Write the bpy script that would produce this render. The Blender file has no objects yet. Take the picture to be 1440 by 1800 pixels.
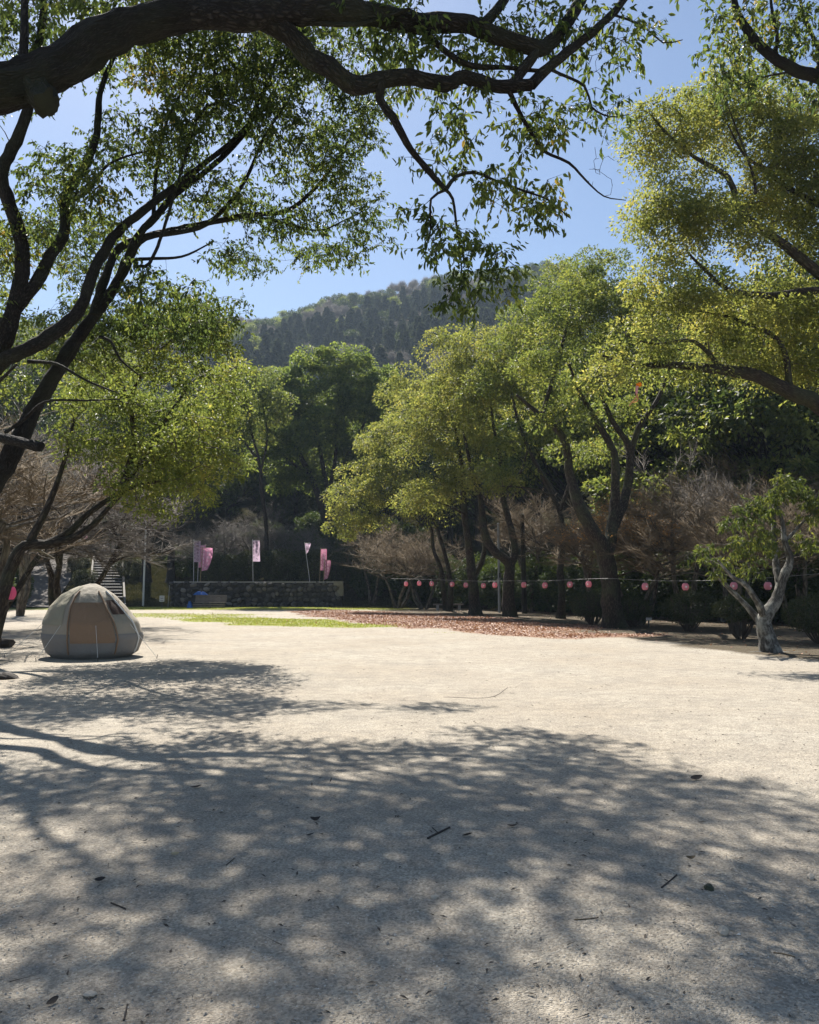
import bpy, math, random
import numpy as np
from mathutils import Vector, Matrix, Euler

random.seed(7)
rng = np.random.default_rng(11)
scene = bpy.context.scene
COL = scene.collection

# ------------------------------------------------------------------ camera, sky, sun, exposure
CAM_Z = 1.6
HORIZON = 1032.0
FPX = 1440.0
PITCH = math.atan((HORIZON - 900.0) / FPX)
cam_data = bpy.data.cameras.new("camera")
cam_data.sensor_fit = 'VERTICAL'
cam_data.sensor_height = 36.0
cam_data.lens = 36.0 * FPX / 1800.0
cam_data.clip_start = 0.05
cam_data.clip_end = 4000
cam = bpy.data.objects.new("camera", cam_data)
COL.objects.link(cam)
cam.location = (0, 0, CAM_Z)
cam.rotation_euler = (math.radians(90) + PITCH, 0, 0)
scene.camera = cam

SUN_EL = math.radians(50)
SUN_AZ = math.radians(-20)          # measured from +Y towards +X
world = bpy.data.worlds.new("World")
scene.world = world
world.use_nodes = True
wn = world.node_tree
wn.nodes.clear()
sky = wn.nodes.new("ShaderNodeTexSky")
sky.sky_type = 'NISHITA'
sky.sun_disc = False
sky.sun_elevation = SUN_EL
sky.sun_rotation = SUN_AZ
sky.altitude = 50
sky.air_density = 1.0
sky.dust_density = 0.45
sky.ozone_density = 2.2
bg = wn.nodes.new("ShaderNodeBackground")
bg.inputs['Strength'].default_value = 0.06
wo = wn.nodes.new("ShaderNodeOutputWorld")
wn.links.new(sky.outputs[0], bg.inputs[0])
wn.links.new(bg.outputs[0], wo.inputs[0])

sun_data = bpy.data.lights.new("sun", 'SUN')
sun_data.energy = 5.0
sun_data.angle = math.radians(0.45)
sun_data.color = (1.0, 0.945, 0.865)
sun = bpy.data.objects.new("sun", sun_data)
COL.objects.link(sun)
SUN_DIR = Vector((math.sin(SUN_AZ) * math.cos(SUN_EL), math.cos(SUN_AZ) * math.cos(SUN_EL), math.sin(SUN_EL)))
sun.rotation_euler = (-SUN_DIR).to_track_quat('-Z', 'Y').to_euler()

scene.view_settings.view_transform = 'Standard'
scene.view_settings.look = 'None'
scene.view_settings.gamma = 1.0
scene.view_settings.use_curve_mapping = False
scene.view_settings.exposure = 1.22
scene.render.engine = 'CYCLES'
scene.cycles.max_bounces = 7
scene.cycles.diffuse_bounces = 3
scene.cycles.transmission_bounces = 4
scene.cycles.transparent_max_bounces = 8
scene.cycles.caustics_reflective = False
scene.cycles.caustics_refractive = False

# ------------------------------------------------------------------ pixel <-> place
CP, SP = math.cos(PITCH), math.sin(PITCH)


def P(px, py, d):
    """the point seen at photo pixel (px, py) at distance d along the view's ground direction (world Y)"""
    x = (px - 720.0) / FPX
    y = (900.0 - py) / FPX
    Y = CP - y * SP
    Z = SP + y * CP
    k = d / Y
    return np.array([x * k, d, CAM_Z + Z * k])


def G(px, py):
    """the ground point (z = 0) under a photo pixel"""
    x = (px - 720.0) / FPX
    y = (900.0 - py) / FPX
    Y = CP - y * SP
    Z = SP + y * CP
    k = -CAM_Z / Z
    return np.array([x * k, Y * k, 0.0])


# ------------------------------------------------------------------ object helpers
def props(o, label=None, cat=None, group=None, kind=None):
    if label:
        o["label"] = label
    if cat:
        o["category"] = cat
    if group:
        o["group"] = group
    if kind:
        o["kind"] = kind
    return o


def thing(name, label, cat, loc=(0, 0, 0), rz=0.0, group=None):
    o = bpy.data.objects.new(name, None)
    o.empty_display_size = 0.2
    COL.objects.link(o)
    o.location = loc
    o.rotation_euler = (0, 0, rz)
    return props(o, label, cat, group)


def link(name, mesh, parent=None, kind=None, label=None):
    o = bpy.data.objects.new(name, mesh)
    COL.objects.link(o)
    if parent is not None:
        o.parent = parent
    if kind:
        o["kind"] = kind
    if label:
        o["label"] = label
    return o


def copy_thing(root, loc, rz=0.0, scale=1.0, label=None, group=None):
    def cp(o, parent):
        c = o.copy()
        COL.objects.link(c)
        if parent is not None:
            c.parent = parent
        for ch in o.children:
            cp(ch, c)
        return c
    r = cp(root, None)
    r.location = loc
    r.rotation_euler = (0, 0, rz)
    r.scale = (scale,) * 3 if not isinstance(scale, tuple) else scale
    if label:
        r["label"] = label
    if group:
        r["group"] = group
    return r


ORD = ["leftmost", "second from left", "third from left", "fourth from left", "fifth from left", "sixth from left",
       "seventh from left", "eighth from left", "ninth from left", "tenth from left", "eleventh from left",
       "twelfth from left", "thirteenth from left", "fourteenth from left", "fifteenth from left",
       "sixteenth from left", "seventeenth from left", "eighteenth from left", "nineteenth from left",
       "twentieth from left"]


class MB:
    """collects numpy geometry and builds one mesh"""

    def __init__(self):
        self.v, self.f, self.n = [], {3: [], 4: []}, 0
        self.uv = {3: [], 4: []}

    def add(self, v, f, uv=None):
        v = np.asarray(v, dtype=np.float32).reshape(-1, 3)
        f = np.asarray(f, dtype=np.int64)
        if len(f) == 0:
            return
        k = f.shape[1]
        self.v.append(v)
        self.f[k].append(f + self.n)
        self.uv[k].append(np.asarray(uv, dtype=np.float32)[f] if uv is not None else np.zeros((len(f), k, 2), np.float32))
        self.n += len(v)

    def mesh(self, name, mat, smooth=True, uv=False):
        me = bpy.data.meshes.new(name)
        if not self.v:
            return me
        v = np.concatenate(self.v)
        me.vertices.add(len(v))
        me.vertices.foreach_set("co", v.ravel())
        loops, starts, tot, uvs, off = [], [], [], [], 0
        for k in (4, 3):
            if self.f[k]:
                a = np.concatenate(self.f[k])
                loops.append(a.ravel())
                starts.append(off + np.arange(len(a)) * k)
                tot.append(np.full(len(a), k))
                uvs.append(np.concatenate(self.uv[k]).reshape(-1, 2))
                off += a.size
        loops = np.concatenate(loops).astype(np.int32)
        me.loops.add(len(loops))
        me.loops.foreach_set("vertex_index", loops)
        st = np.concatenate(starts).astype(np.int32)
        me.polygons.add(len(st))
        me.polygons.foreach_set("loop_start", st)
        me.polygons.foreach_set("loop_total", np.concatenate(tot).astype(np.int32))
        me.polygons.foreach_set("use_smooth", np.full(len(st), bool(smooth)))
        me.update(calc_edges=True)
        if uv:
            l = me.uv_layers.new(name="UVMap")
            l.data.foreach_set("uv", np.concatenate(uvs).ravel())
        if mat is not None:
            me.materials.append(mat)
        return me

    def box(self, c, s, rz=0.0, R=None):
        c = np.asarray(c, float)
        h = np.asarray(s, float) / 2
        v = np.array([[x, y, z] for x in (-1, 1) for y in (-1, 1) for z in (-1, 1)], float) * h
        if R is None:
            ca, sa = math.cos(rz), math.sin(rz)
            R = np.array([[ca, -sa, 0], [sa, ca, 0], [0, 0, 1]])
        v = v @ np.asarray(R).T + c
        self.add(v, [[0, 1, 3, 2], [4, 6, 7, 5], [0, 4, 5, 1], [2, 3, 7, 6], [0, 2, 6, 4], [1, 5, 7, 3]])

    def tube(self, pts, rad, sides=8, wob=0.0, cap=True):
        pts = np.asarray(pts, float)
        n = len(pts)
        rad = np.broadcast_to(np.asarray(rad, float), (n,))
        t = np.gradient(pts, axis=0)
        t /= np.linalg.norm(t, axis=1, keepdims=True) + 1e-9
        up = np.array([0, 0, 1.0]) if abs(t[0, 2]) < 0.9 else np.array([1.0, 0, 0])
        a = np.cross(t[0], up)
        a /= np.linalg.norm(a)
        A = np.empty_like(pts)
        for i in range(n):
            a = a - t[i] * a.dot(t[i])
            a /= np.linalg.norm(a) + 1e-9
            A[i] = a
        B = np.cross(t, A)
        ang = np.linspace(0, 2 * math.pi, sides + 1)
        r = rad[:, None] * np.ones(sides + 1)
        if wob > 0:
            w = rng.normal(0, wob, (n, sides))
            w = (w + np.roll(w, 1, 0) + np.roll(w, 1, 1)) / 1.8
            w = np.concatenate([w, w[:, :1]], 1)
            r = r * (1 + w)
        v = pts[:, None] + r[..., None] * (np.cos(ang)[None, :, None] * A[:, None] + np.sin(ang)[None, :, None] * B[:, None])
        i = np.arange(n - 1)[:, None] * (sides + 1) + np.arange(sides)[None, :]
        f = np.stack([i, i + 1, i + sides + 2, i + sides + 1], -1).reshape(-1, 4)
        L = np.concatenate([[0], np.cumsum(np.linalg.norm(np.diff(pts, axis=0), axis=1))])
        circ = 2 * math.pi * max(float(rad.max()), 1e-4)
        uv = np.stack([np.broadcast_to(np.linspace(0, circ, sides + 1), (n, sides + 1)),
                       np.broadcast_to(L[:, None], (n, sides + 1))], -1).reshape(-1, 2)
        self.add(v.reshape(-1, 3), f, uv)
        if cap:
            for e, sgn in ((0, -1), (n - 1, 1)):
                c = pts[e] + sgn * t[e] * rad[e] * 0.35
                ring = v[e, :sides]
                vv = np.vstack([ring, c])
                ff = [[k, (k + 1) % sides, sides] if sgn > 0 else [(k + 1) % sides, k, sides] for k in range(sides)]
                self.add(vv, ff)

    def spikes(self, p0, p1, r):
        """thin three sided twigs tapering to a point, p0 -> p1"""
        p0 = np.asarray(p0, float)
        p1 = np.asarray(p1, float)
        n = len(p0)
        if n == 0:
            return
        t = p1 - p0
        t = t / (np.linalg.norm(t, axis=1, keepdims=True) + 1e-9)
        a = np.cross(t, rng.normal(size=(n, 3)))
        a /= np.linalg.norm(a, axis=1, keepdims=True) + 1e-9
        b = np.cross(t, a)
        r = np.broadcast_to(np.asarray(r, float), (n,))[:, None]
        v = np.stack([p0 + r * a, p0 + r * (-0.5 * a + 0.87 * b), p0 + r * (-0.5 * a - 0.87 * b), p1], 1)
        i = np.arange(n)[:, None] * 4
        f = np.concatenate([i + np.array([[0, 1, 3]]), i + np.array([[1, 2, 3]]), i + np.array([[2, 0, 3]])])
        self.add(v.reshape(-1, 3), f)

    def leaves(self, c, d, nrm, L, W, fold=False, curl=0.15):
        """rhombic leaves: c stem points, d tip directions, nrm rough normals"""
        n = len(c)
        if n == 0:
            return
        d = d / (np.linalg.norm(d, axis=1, keepdims=True) + 1e-9)
        s = np.cross(d, nrm)
        s /= np.linalg.norm(s, axis=1, keepdims=True) + 1e-9
        u = np.cross(s, d)
        L = np.broadcast_to(np.asarray(L, float), (n,))[:, None]
        W = np.broadcast_to(np.asarray(W, float), (n,))[:, None]
        if not fold:
            v = np.stack([c, c + d * L * 0.45 + s * W * 0.5 + u * L * 0.02, c + d * L - u * L * curl, c + d * L * 0.45 - s * W * 0.5 + u * L * 0.02], 1)
            f = np.arange(n)[:, None] * 4 + np.array([[0, 1, 2, 3]])
        else:
            v = np.stack([c, c + d * L * 0.35 + s * W * 0.5 + u * W * 0.18, c + d * L * 0.7 + s * W * 0.36 + u * W * 0.1, c + d * L - u * L * curl,
                          c + d * L * 0.7 - s * W * 0.36 + u * W * 0.1, c + d * L * 0.35 - s * W * 0.5 + u * W * 0.18], 1)
            f = np.concatenate([np.arange(n)[:, None] * 6 + np.array([[0, 1, 2, 3]]), np.arange(n)[:, None] * 6 + np.array([[0, 3, 4, 5]])])
        self.add(v.reshape(-1, 3), f)

    def blob(self, c, r, seg=12, rings=8, noise=0.1, seed=0):
        g = np.random.default_rng(seed)
        th = np.linspace(0, 2 * math.pi, seg, endpoint=False)
        ph = np.linspace(0.0, math.pi, rings)
        k = g.normal(size=(4, 3)) * 1.6
        o = g.uniform(0, 6, 4)
        v = []
        for p in ph:
            for t in th:
                q = np.array([math.sin(p) * math.cos(t), math.sin(p) * math.sin(t), math.cos(p)])
                v.append(q * (1 + noise * np.sin(k @ q * 2 + o).mean() * 2))
        v = np.array(v) * np.asarray(r) + np.asarray(c)
        f = []
        for i in range(rings - 1):
            for j in range(seg):
                a, b = i * seg + j, i * seg + (j + 1) % seg
                f.append([a, a + seg, b + seg, b])
        self.add(v, f)


# ------------------------------------------------------------------ materials
def mat(name):
    m = bpy.data.materials.new(name)
    m.use_nodes = True
    m.node_tree.nodes.clear()
    return m, m.node_tree


def nd(nt, t, **kw):
    n = nt.nodes.new(t)
    for k, v in kw.items():
        if k in n.inputs.keys() if isinstance(k, str) else False:
            n.inputs[k].default_value = v
        else:
            setattr(n, k, v)
    return n


def ramp(nt, fac, stops):
    r = nt.nodes.new("ShaderNodeValToRGB")
    e = r.color_ramp.elements
    while len(e) < len(stops):
        e.new(0.5)
    for i, (p, c) in enumerate(stops):
        e[i].position = p
        e[i].color = (*c, 1) if len(c) == 3 else c
    nt.links.new(fac, r.inputs[0])
    return r.outputs[0]


def mixc(nt, fac, a, b, mode='MIX'):
    m = nt.nodes.new("ShaderNodeMix")
    m.data_type = 'RGBA'
    m.blend_type = mode
    for s, v in ((m.inputs[0], fac), (m.inputs[6], a), (m.inputs[7], b)):
        if hasattr(v, 'links') or hasattr(v, 'is_output'):
            nt.links.new(v, s)
        else:
            s.default_value = v if isinstance(v, (int, float)) else (*v, 1)
    return m.outputs[2]


def noise(nt, vec, scale, detail=4, rough=0.6):
    n = nt.nodes.new("ShaderNodeTexNoise")
    n.inputs['Scale'].default_value = scale
    n.inputs['Detail'].default_value = detail
    n.inputs['Roughness'].default_value = rough
    if vec is not None:
        nt.links.new(vec, n.inputs['Vector'])
    return n.outputs[0]


def simple_mat(name, col, rough=0.7, var=0.25, scale=6.0, bump=0.0, metal=0.0, spec=0.4):
    m, nt = mat(name)
    tc = nd(nt, "ShaderNodeTexCoord")
    nz = noise(nt, tc.outputs['Object'], scale, 5)
    c = mixc(nt, nz, tuple(x * (1 - var) for x in col), tuple(min(1, x * (1 + var)) for x in col))
    b = nd(nt, "ShaderNodeBsdfPrincipled")
    nt.links.new(c, b.inputs['Base Color'])
    b.inputs['Roughness'].default_value = rough
    b.inputs['Metallic'].default_value = metal
    b.inputs['Specular IOR Level'].default_value = spec
    if bump:
        bp = nd(nt, "ShaderNodeBump")
        bp.inputs['Strength'].default_value = 0.7
        bp.inputs['Distance'].default_value = bump
        nt.links.new(noise(nt, tc.outputs['Object'], scale * 3, 5), bp.inputs['Height'])
        nt.links.new(bp.outputs[0], b.inputs['Normal'])
    o = nd(nt, "ShaderNodeOutputMaterial")
    nt.links.new(b.outputs[0], o.inputs[0])
    return m


def leaf_mat(name, stops, trans=0.45, tcol=None, rough=0.5, spec=0.25, tgain=1.6):
    """leaf blades: diffuse and gloss on the face, light shining through; the hue changes from leaf to leaf"""
    m, nt = mat(name)
    ge = nd(nt, "ShaderNodeNewGeometry")
    tc = nd(nt, "ShaderNodeTexCoord")
    big = noise(nt, tc.outputs['Object'], 0.8, 3)
    add = nd(nt, "ShaderNodeMath", operation='MULTIPLY_ADD')
    nt.links.new(big, add.inputs[0])
    add.inputs[1].default_value = 1.9
    add.inputs[2].default_value = -0.95
    sm = nd(nt, "ShaderNodeMath", operation='ADD', use_clamp=True)
    rp_ = nd(nt, "ShaderNodeMath", operation='MULTIPLY_ADD')
    nt.links.new(ge.outputs['Random Per Island'], rp_.inputs[0])
    rp_.inputs[1].default_value = 0.62
    rp_.inputs[2].default_value = 0.17
    nt.links.new(rp_.outputs[0], sm.inputs[0])
    nt.links.new(add.outputs[0], sm.inputs[1])
    c = ramp(nt, sm.outputs[0], stops)
    b = nd(nt, "ShaderNodeBsdfPrincipled")
    nt.links.new(c, b.inputs['Base Color'])
    b.inputs['Roughness'].default_value = rough
    b.inputs['Specular IOR Level'].default_value = spec
    t = nd(nt, "ShaderNodeBsdfTranslucent")
    tint = mixc(nt, 1.0, c, tcol or (tgain * 1.1, tgain * 1.02, tgain * 0.62), 'MULTIPLY')
    nt.links.new(tint, t.inputs[0])
    mx = nd(nt, "ShaderNodeMixShader")
    mx.inputs[0].default_value = trans
    nt.links.new(b.outputs[0], mx.inputs[1])
    nt.links.new(t.outputs[0], mx.inputs[2])
    o = nd(nt, "ShaderNodeOutputMaterial")
    nt.links.new(mx.outputs[0], o.inputs[0])
    return m


def bark_mat(name, dark, light, lichen=None, ridge=22.0, dist=0.02, patch=1.3):
    m, nt = mat(name)
    uv = nd(nt, "ShaderNodeUVMap")
    mp = nd(nt, "ShaderNodeMapping")
    mp.inputs['Scale'].default_value = (1, 0.42, 1)
    nt.links.new(uv.outputs[0], mp.inputs[0])
    tc = nd(nt, "ShaderNodeTexCoord")
    vo = nd(nt, "ShaderNodeTexVoronoi", feature='DISTANCE_TO_EDGE')
    vo.inputs['Scale'].default_value = ridge
    wv = noise(nt, mp.outputs[0], 7, 3)
    wm = nd(nt, "ShaderNodeVectorMath", operation='MULTIPLY_ADD')
    nt.links.new(wv, wm.inputs[0])
    wm.inputs[1].default_value = (0.16, 0.16, 0.16)
    nt.links.new(mp.outputs[0], wm.inputs[2])
    nt.links.new(wm.outputs[0], vo.inputs['Vector'])
    nz = noise(nt, tc.outputs['Object'], 9, 6, 0.7)
    big = noise(nt, tc.outputs['Object'], patch, 4)
    hh = nd(nt, "ShaderNodeMath", operation='MULTIPLY', use_clamp=True)
    nt.links.new(vo.outputs['Distance'], hh.inputs[0])
    hh.inputs[1].default_value = 3.2
    h2 = nd(nt, "ShaderNodeMath", operation='MULTIPLY')
    nt.links.new(hh.outputs[0], h2.inputs[0])
    nt.links.new(nz, h2.inputs[1])
    c = ramp(nt, h2.outputs[0], [(0.0, tuple(x * 0.55 for x in dark)), (0.22, dark), (0.7, light)])
    if lichen:
        lm = ramp(nt, big, [(0.46, (0, 0, 0)), (0.62, (1, 1, 1))])
        lm2 = mixc(nt, 1.0, lm, nz, 'MULTIPLY')
        c = mixc(nt, lm2, c, lichen)
    b = nd(nt, "ShaderNodeBsdfPrincipled")
    nt.links.new(c, b.inputs['Base Color'])
    b.inputs['Roughness'].default_value = 0.85
    b.inputs['Specular IOR Level'].default_value = 0.25
    bp = nd(nt, "ShaderNodeBump")
    bp.inputs['Strength'].default_value = 0.9
    bp.inputs['Distance'].default_value = dist
    nt.links.new(h2.outputs[0], bp.inputs['Height'])
    nt.links.new(bp.outputs[0], b.inputs['Normal'])
    o = nd(nt, "ShaderNodeOutputMaterial")
    nt.links.new(b.outputs[0], o.inputs[0])
    return m


M = {}
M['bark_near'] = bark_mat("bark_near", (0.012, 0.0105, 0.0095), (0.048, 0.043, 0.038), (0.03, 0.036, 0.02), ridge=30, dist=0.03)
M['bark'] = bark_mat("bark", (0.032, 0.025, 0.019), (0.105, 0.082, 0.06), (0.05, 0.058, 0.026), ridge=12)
M['bark_pale'] = bark_mat("bark_pale", (0.07, 0.064, 0.055), (0.21, 0.2, 0.18), (0.34, 0.34, 0.30), ridge=9, dist=0.006, patch=5.0)
M['bark_maple'] = bark_mat("bark_maple", (0.075, 0.06, 0.045), (0.2, 0.165, 0.12), (0.12, 0.115, 0.075), ridge=7, dist=0.006)
M['bark_dark'] = bark_mat("bark_dark", (0.03, 0.025, 0.02), (0.075, 0.06, 0.048), None, ridge=10)
M['twig_brown'] = simple_mat("twig_brown", (0.14, 0.10, 0.054), 0.8, 0.35, 0.8)
M['twig_grey'] = simple_mat("twig_grey", (0.13, 0.112, 0.094), 0.8, 0.3, 0.8)
M['twig_dark'] = simple_mat("twig_dark", (0.07, 0.055, 0.042), 0.8, 0.3, 3)
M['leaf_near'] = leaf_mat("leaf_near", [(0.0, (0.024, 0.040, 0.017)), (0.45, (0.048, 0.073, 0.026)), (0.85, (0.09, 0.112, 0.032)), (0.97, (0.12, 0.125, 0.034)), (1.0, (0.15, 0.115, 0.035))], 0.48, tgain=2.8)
M['leaf_camphor'] = leaf_mat("leaf_camphor", [(0.0, (0.034, 0.052, 0.020)), (0.4, (0.070, 0.094, 0.030)), (0.8, (0.118, 0.140, 0.040)), (1.0, (0.185, 0.18, 0.06))], 0.52, tgain=2.6)
M['leaf_bright'] = leaf_mat("leaf_bright", [(0.0, (0.055, 0.074, 0.024)), (0.4, (0.10, 0.118, 0.038)), (0.8, (0.155, 0.164, 0.054)), (1.0, (0.23, 0.212, 0.075))], 0.52, tgain=2.7)
M['leaf_dark'] = leaf_mat("leaf_dark", [(0.0, (0.02, 0.036, 0.012)), (0.5, (0.038, 0.06, 0.018)), (1.0, (0.075, 0.095, 0.025))], 0.35, tgain=1.8)
M['leaf_mid'] = leaf_mat("leaf_mid", [(0.0, (0.034, 0.056, 0.02)), (0.5, (0.07, 0.1, 0.03)), (1.0, (0.135, 0.16, 0.045))], 0.52, tgain=2.9)
M['leaf_bay'] = leaf_mat("leaf_bay", [(0.0, (0.035, 0.055, 0.018)), (0.5, (0.075, 0.105, 0.028)), (1.0, (0.17, 0.18, 0.05))], 0.42, tgain=2.0)
M['leaf_shrub'] = leaf_mat("leaf_shrub", [(0.0, (0.025, 0.035, 0.014)), (0.5, (0.05, 0.062, 0.024)), (1.0, (0.10, 0.105, 0.04))], 0.25, tgain=1.5)
M['leaf_golden'] = leaf_mat("leaf_golden", [(0.0, (0.22, 0.11, 0.035)), (0.5, (0.34, 0.18, 0.06)), (1.0, (0.46, 0.27, 0.10))], 0.35, tgain=1.2)
M['leaf_pine'] = leaf_mat("leaf_pine", [(0.0, (0.028, 0.044, 0.036)), (0.5, (0.052, 0.072, 0.054)), (1.0, (0.10, 0.115, 0.075))], 0.2, tgain=1.4, spec=0.05, rough=0.8)  # leaf colour lightened and blued to carry some of the distance haze
M['litter'] = leaf_mat("litter_leaf", [(0.0, (0.16, 0.07, 0.045)), (0.4, (0.31, 0.155, 0.10)), (0.8, (0.43, 0.25, 0.165)), (1.0, (0.52, 0.37, 0.26))], 0.15, tgain=1.0)
M['grass'] = leaf_mat("grass_blade", [(0.0, (0.13, 0.16, 0.03)), (0.5, (0.19, 0.23, 0.045)), (1.0, (0.29, 0.30, 0.08))], 0.4, tgain=1.8)

M['grass_shaded'] = leaf_mat("grass_shaded", [(0.0, (0.03, 0.034, 0.013)), (0.5, (0.05, 0.052, 0.02)), (1.0, (0.095, 0.088, 0.04))], 0.25, tgain=1.2)  # olive bank grass, its colour darkened in place of shade on the bank

# ------------------------------------------------------------------ the ground
EDGE_X = np.array([-80, -45, -40, -30, -24, -19, -5, 0, 5, 9, 13, 18, 24, 40, 90.])
EDGE_Y = np.array([66, 66, 66, 66, 67, 67.5, 67.5, 66, 60, 53, 46, 38, 31, 24, 20.])


def vnoise(x, y, s, seed=0):
    """cheap smooth value noise on arrays"""
    x = np.asarray(x, float) / s
    y = np.asarray(y, float) / s
    g = np.random.default_rng(seed).random((64, 64))
    xi, yi = np.floor(x).astype(int), np.floor(y).astype(int)
    fx, fy = x - xi, y - yi
    fx, fy = fx * fx * (3 - 2 * fx), fy * fy * (3 - 2 * fy)
    q = lambda a, b: g[a % 64, b % 64]
    return (q(xi, yi) * (1 - fx) + q(xi + 1, yi) * fx) * (1 - fy) + (q(xi, yi + 1) * (1 - fx) + q(xi + 1, yi + 1) * fx) * fy


def fbm(x, y, s, seed=0):
    return (vnoise(x, y, s, seed) + 0.5 * vnoise(x, y, s / 2.1, seed + 1) + 0.25 * vnoise(x, y, s / 4.3, seed + 2)) / 1.75


RIDGE_PX = np.array([-400, 0, 200, 300, 410, 520, 640, 700, 760, 850, 940, 1000, 1080, 1200, 1440, 1900.])
RIDGE_PY = np.array([655, 625, 605, 590, 572, 560, 526, 503, 490, 482, 479, 494, 522, 580, 640, 700.])


def terrain_z(x, y):
    x = np.asarray(x, float)
    y = np.asarray(y, float)
    s = (y - np.interp(x, EDGE_X, EDGE_Y)) * 0.85
    bank = np.where(s > 0, 0.27 * np.minimum(s, 20) + 0.10 * np.clip(s - 20, 0, 60), 0.2 * s)
    wall = (x > -18.7) & (x < -5.9)
    bank = np.where(wall & (s > 0.3), np.maximum(bank, 1.95 + 0.05 * s), bank)
    r = np.hypot(x, y)
    px = 720 + FPX * x / np.maximum(y, 1e-3)
    rp = np.interp(px, RIDGE_PX, RIDGE_PY)
    R0 = 430.0
    tanel = (HORIZON - rp) / FPX * 1.04
    zr = CAM_Z + R0 * tanel - 6.0
    t = np.clip((r - 105) / (R0 - 105), 0, 1)
    hill = 9 + (zr - 9) * (0.25 * t + 0.75 * t ** 1.25)
    z = np.where(r > 105, np.maximum(bank * np.clip(1 - t * 2, 0, 1), hill), np.minimum(bank, 11))
    z = np.where(r > R0, hill - (r - R0) * 0.25, z)
    z = z + np.where(s > 3, (fbm(x, y, 9, 3) - 0.5) * np.clip((s - 3) * 0.05, 0, 1.0), 0) + np.where(r > 130, (fbm(x, y, 40, 8) - 0.5) * 12, 0)
    return z


# gravel ground: one sheet to the horizon, finer where the camera stands
def ell(x, y, cx, cy, ux, uy, a, b):
    n = math.hypot(ux, uy)
    ux, uy = ux / n, uy / n
    dx, dy = x - cx, y - cy
    return np.sqrt(((dx * ux + dy * uy) / a) ** 2 + ((-dx * uy + dy * ux) / b) ** 2)


def grass_mask(x, y):
    e = ell(x, y, -6.3, 38.5, 0.63, -0.77, 10.5, 3.3) + (fbm(x, y, 2.2, 21) - 0.5) * 0.9
    e2 = ell(x, y, -14.0, 47.0, 0.95, -0.25, 8.0, 5.0) + (fbm(x, y, 2.0, 25) - 0.5) * 1.0
    far = np.clip((y - 56) / 4, 0, 1) * np.clip((2 - x) / 4, 0, 1) * 0.7
    return np.clip(np.maximum.reduce([np.clip((1.0 - e) * 3.0, 0, 1), np.clip((1.0 - e2) * 1.2, 0, 0.5), far]), 0, 1)


def litter_mask(x, y):
    e = ell(x, y, 0.4, 42.0, 0.38, -0.92, 19.0, 4.3) + (fbm(x, y, 2.5, 31) - 0.5) * 0.7
    return np.clip((1.0 - e) * 4.0, 0, 1)


def soil_mask(x, y):
    # the planted margin under the trees: behind a line that runs from the litter to the front right
    ln = np.interp(x, [-4, 2, 5.5, 8.8, 12, 30], [62, 40, 25.8, 17.6, 12.5, 0])
    return np.clip((y - ln + (fbm(x, y, 2.0, 41) - 0.5) * 9) / 3.5, 0, 1)


def axis(lo, hi, a, b, fine):
    return np.concatenate([np.geomspace(1, a - lo + 1, 14)[::-1] * -1 + a + 1, np.arange(a + fine, b, fine), b - 1 + np.geomspace(1, hi - b + 1, 14)])


xs = axis(-680, 680, -26, 26, 0.4)
ys = axis(-680, 680, -4, 70, 0.4)
XX, YY = np.meshgrid(xs, ys, indexing='ij')
inside = (np.abs(XX) < 40) & (YY > -6) & (YY < 80)
ZZ = np.where(inside, (fbm(XX, YY, 3.0, 5) - 0.5) * 0.035 + (fbm(XX, YY, 0.9, 6) - 0.5) * 0.012, 0)
nx, ny = XX.shape
gi = np.arange(nx - 1)[:, None] * ny + np.arange(ny - 1)[None, :]
mb = MB()
mb.add(np.stack([XX, YY, ZZ], -1).reshape(-1, 3), np.stack([gi, gi + ny, gi + ny + 1, gi + 1], -1).reshape(-1, 4))


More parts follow.
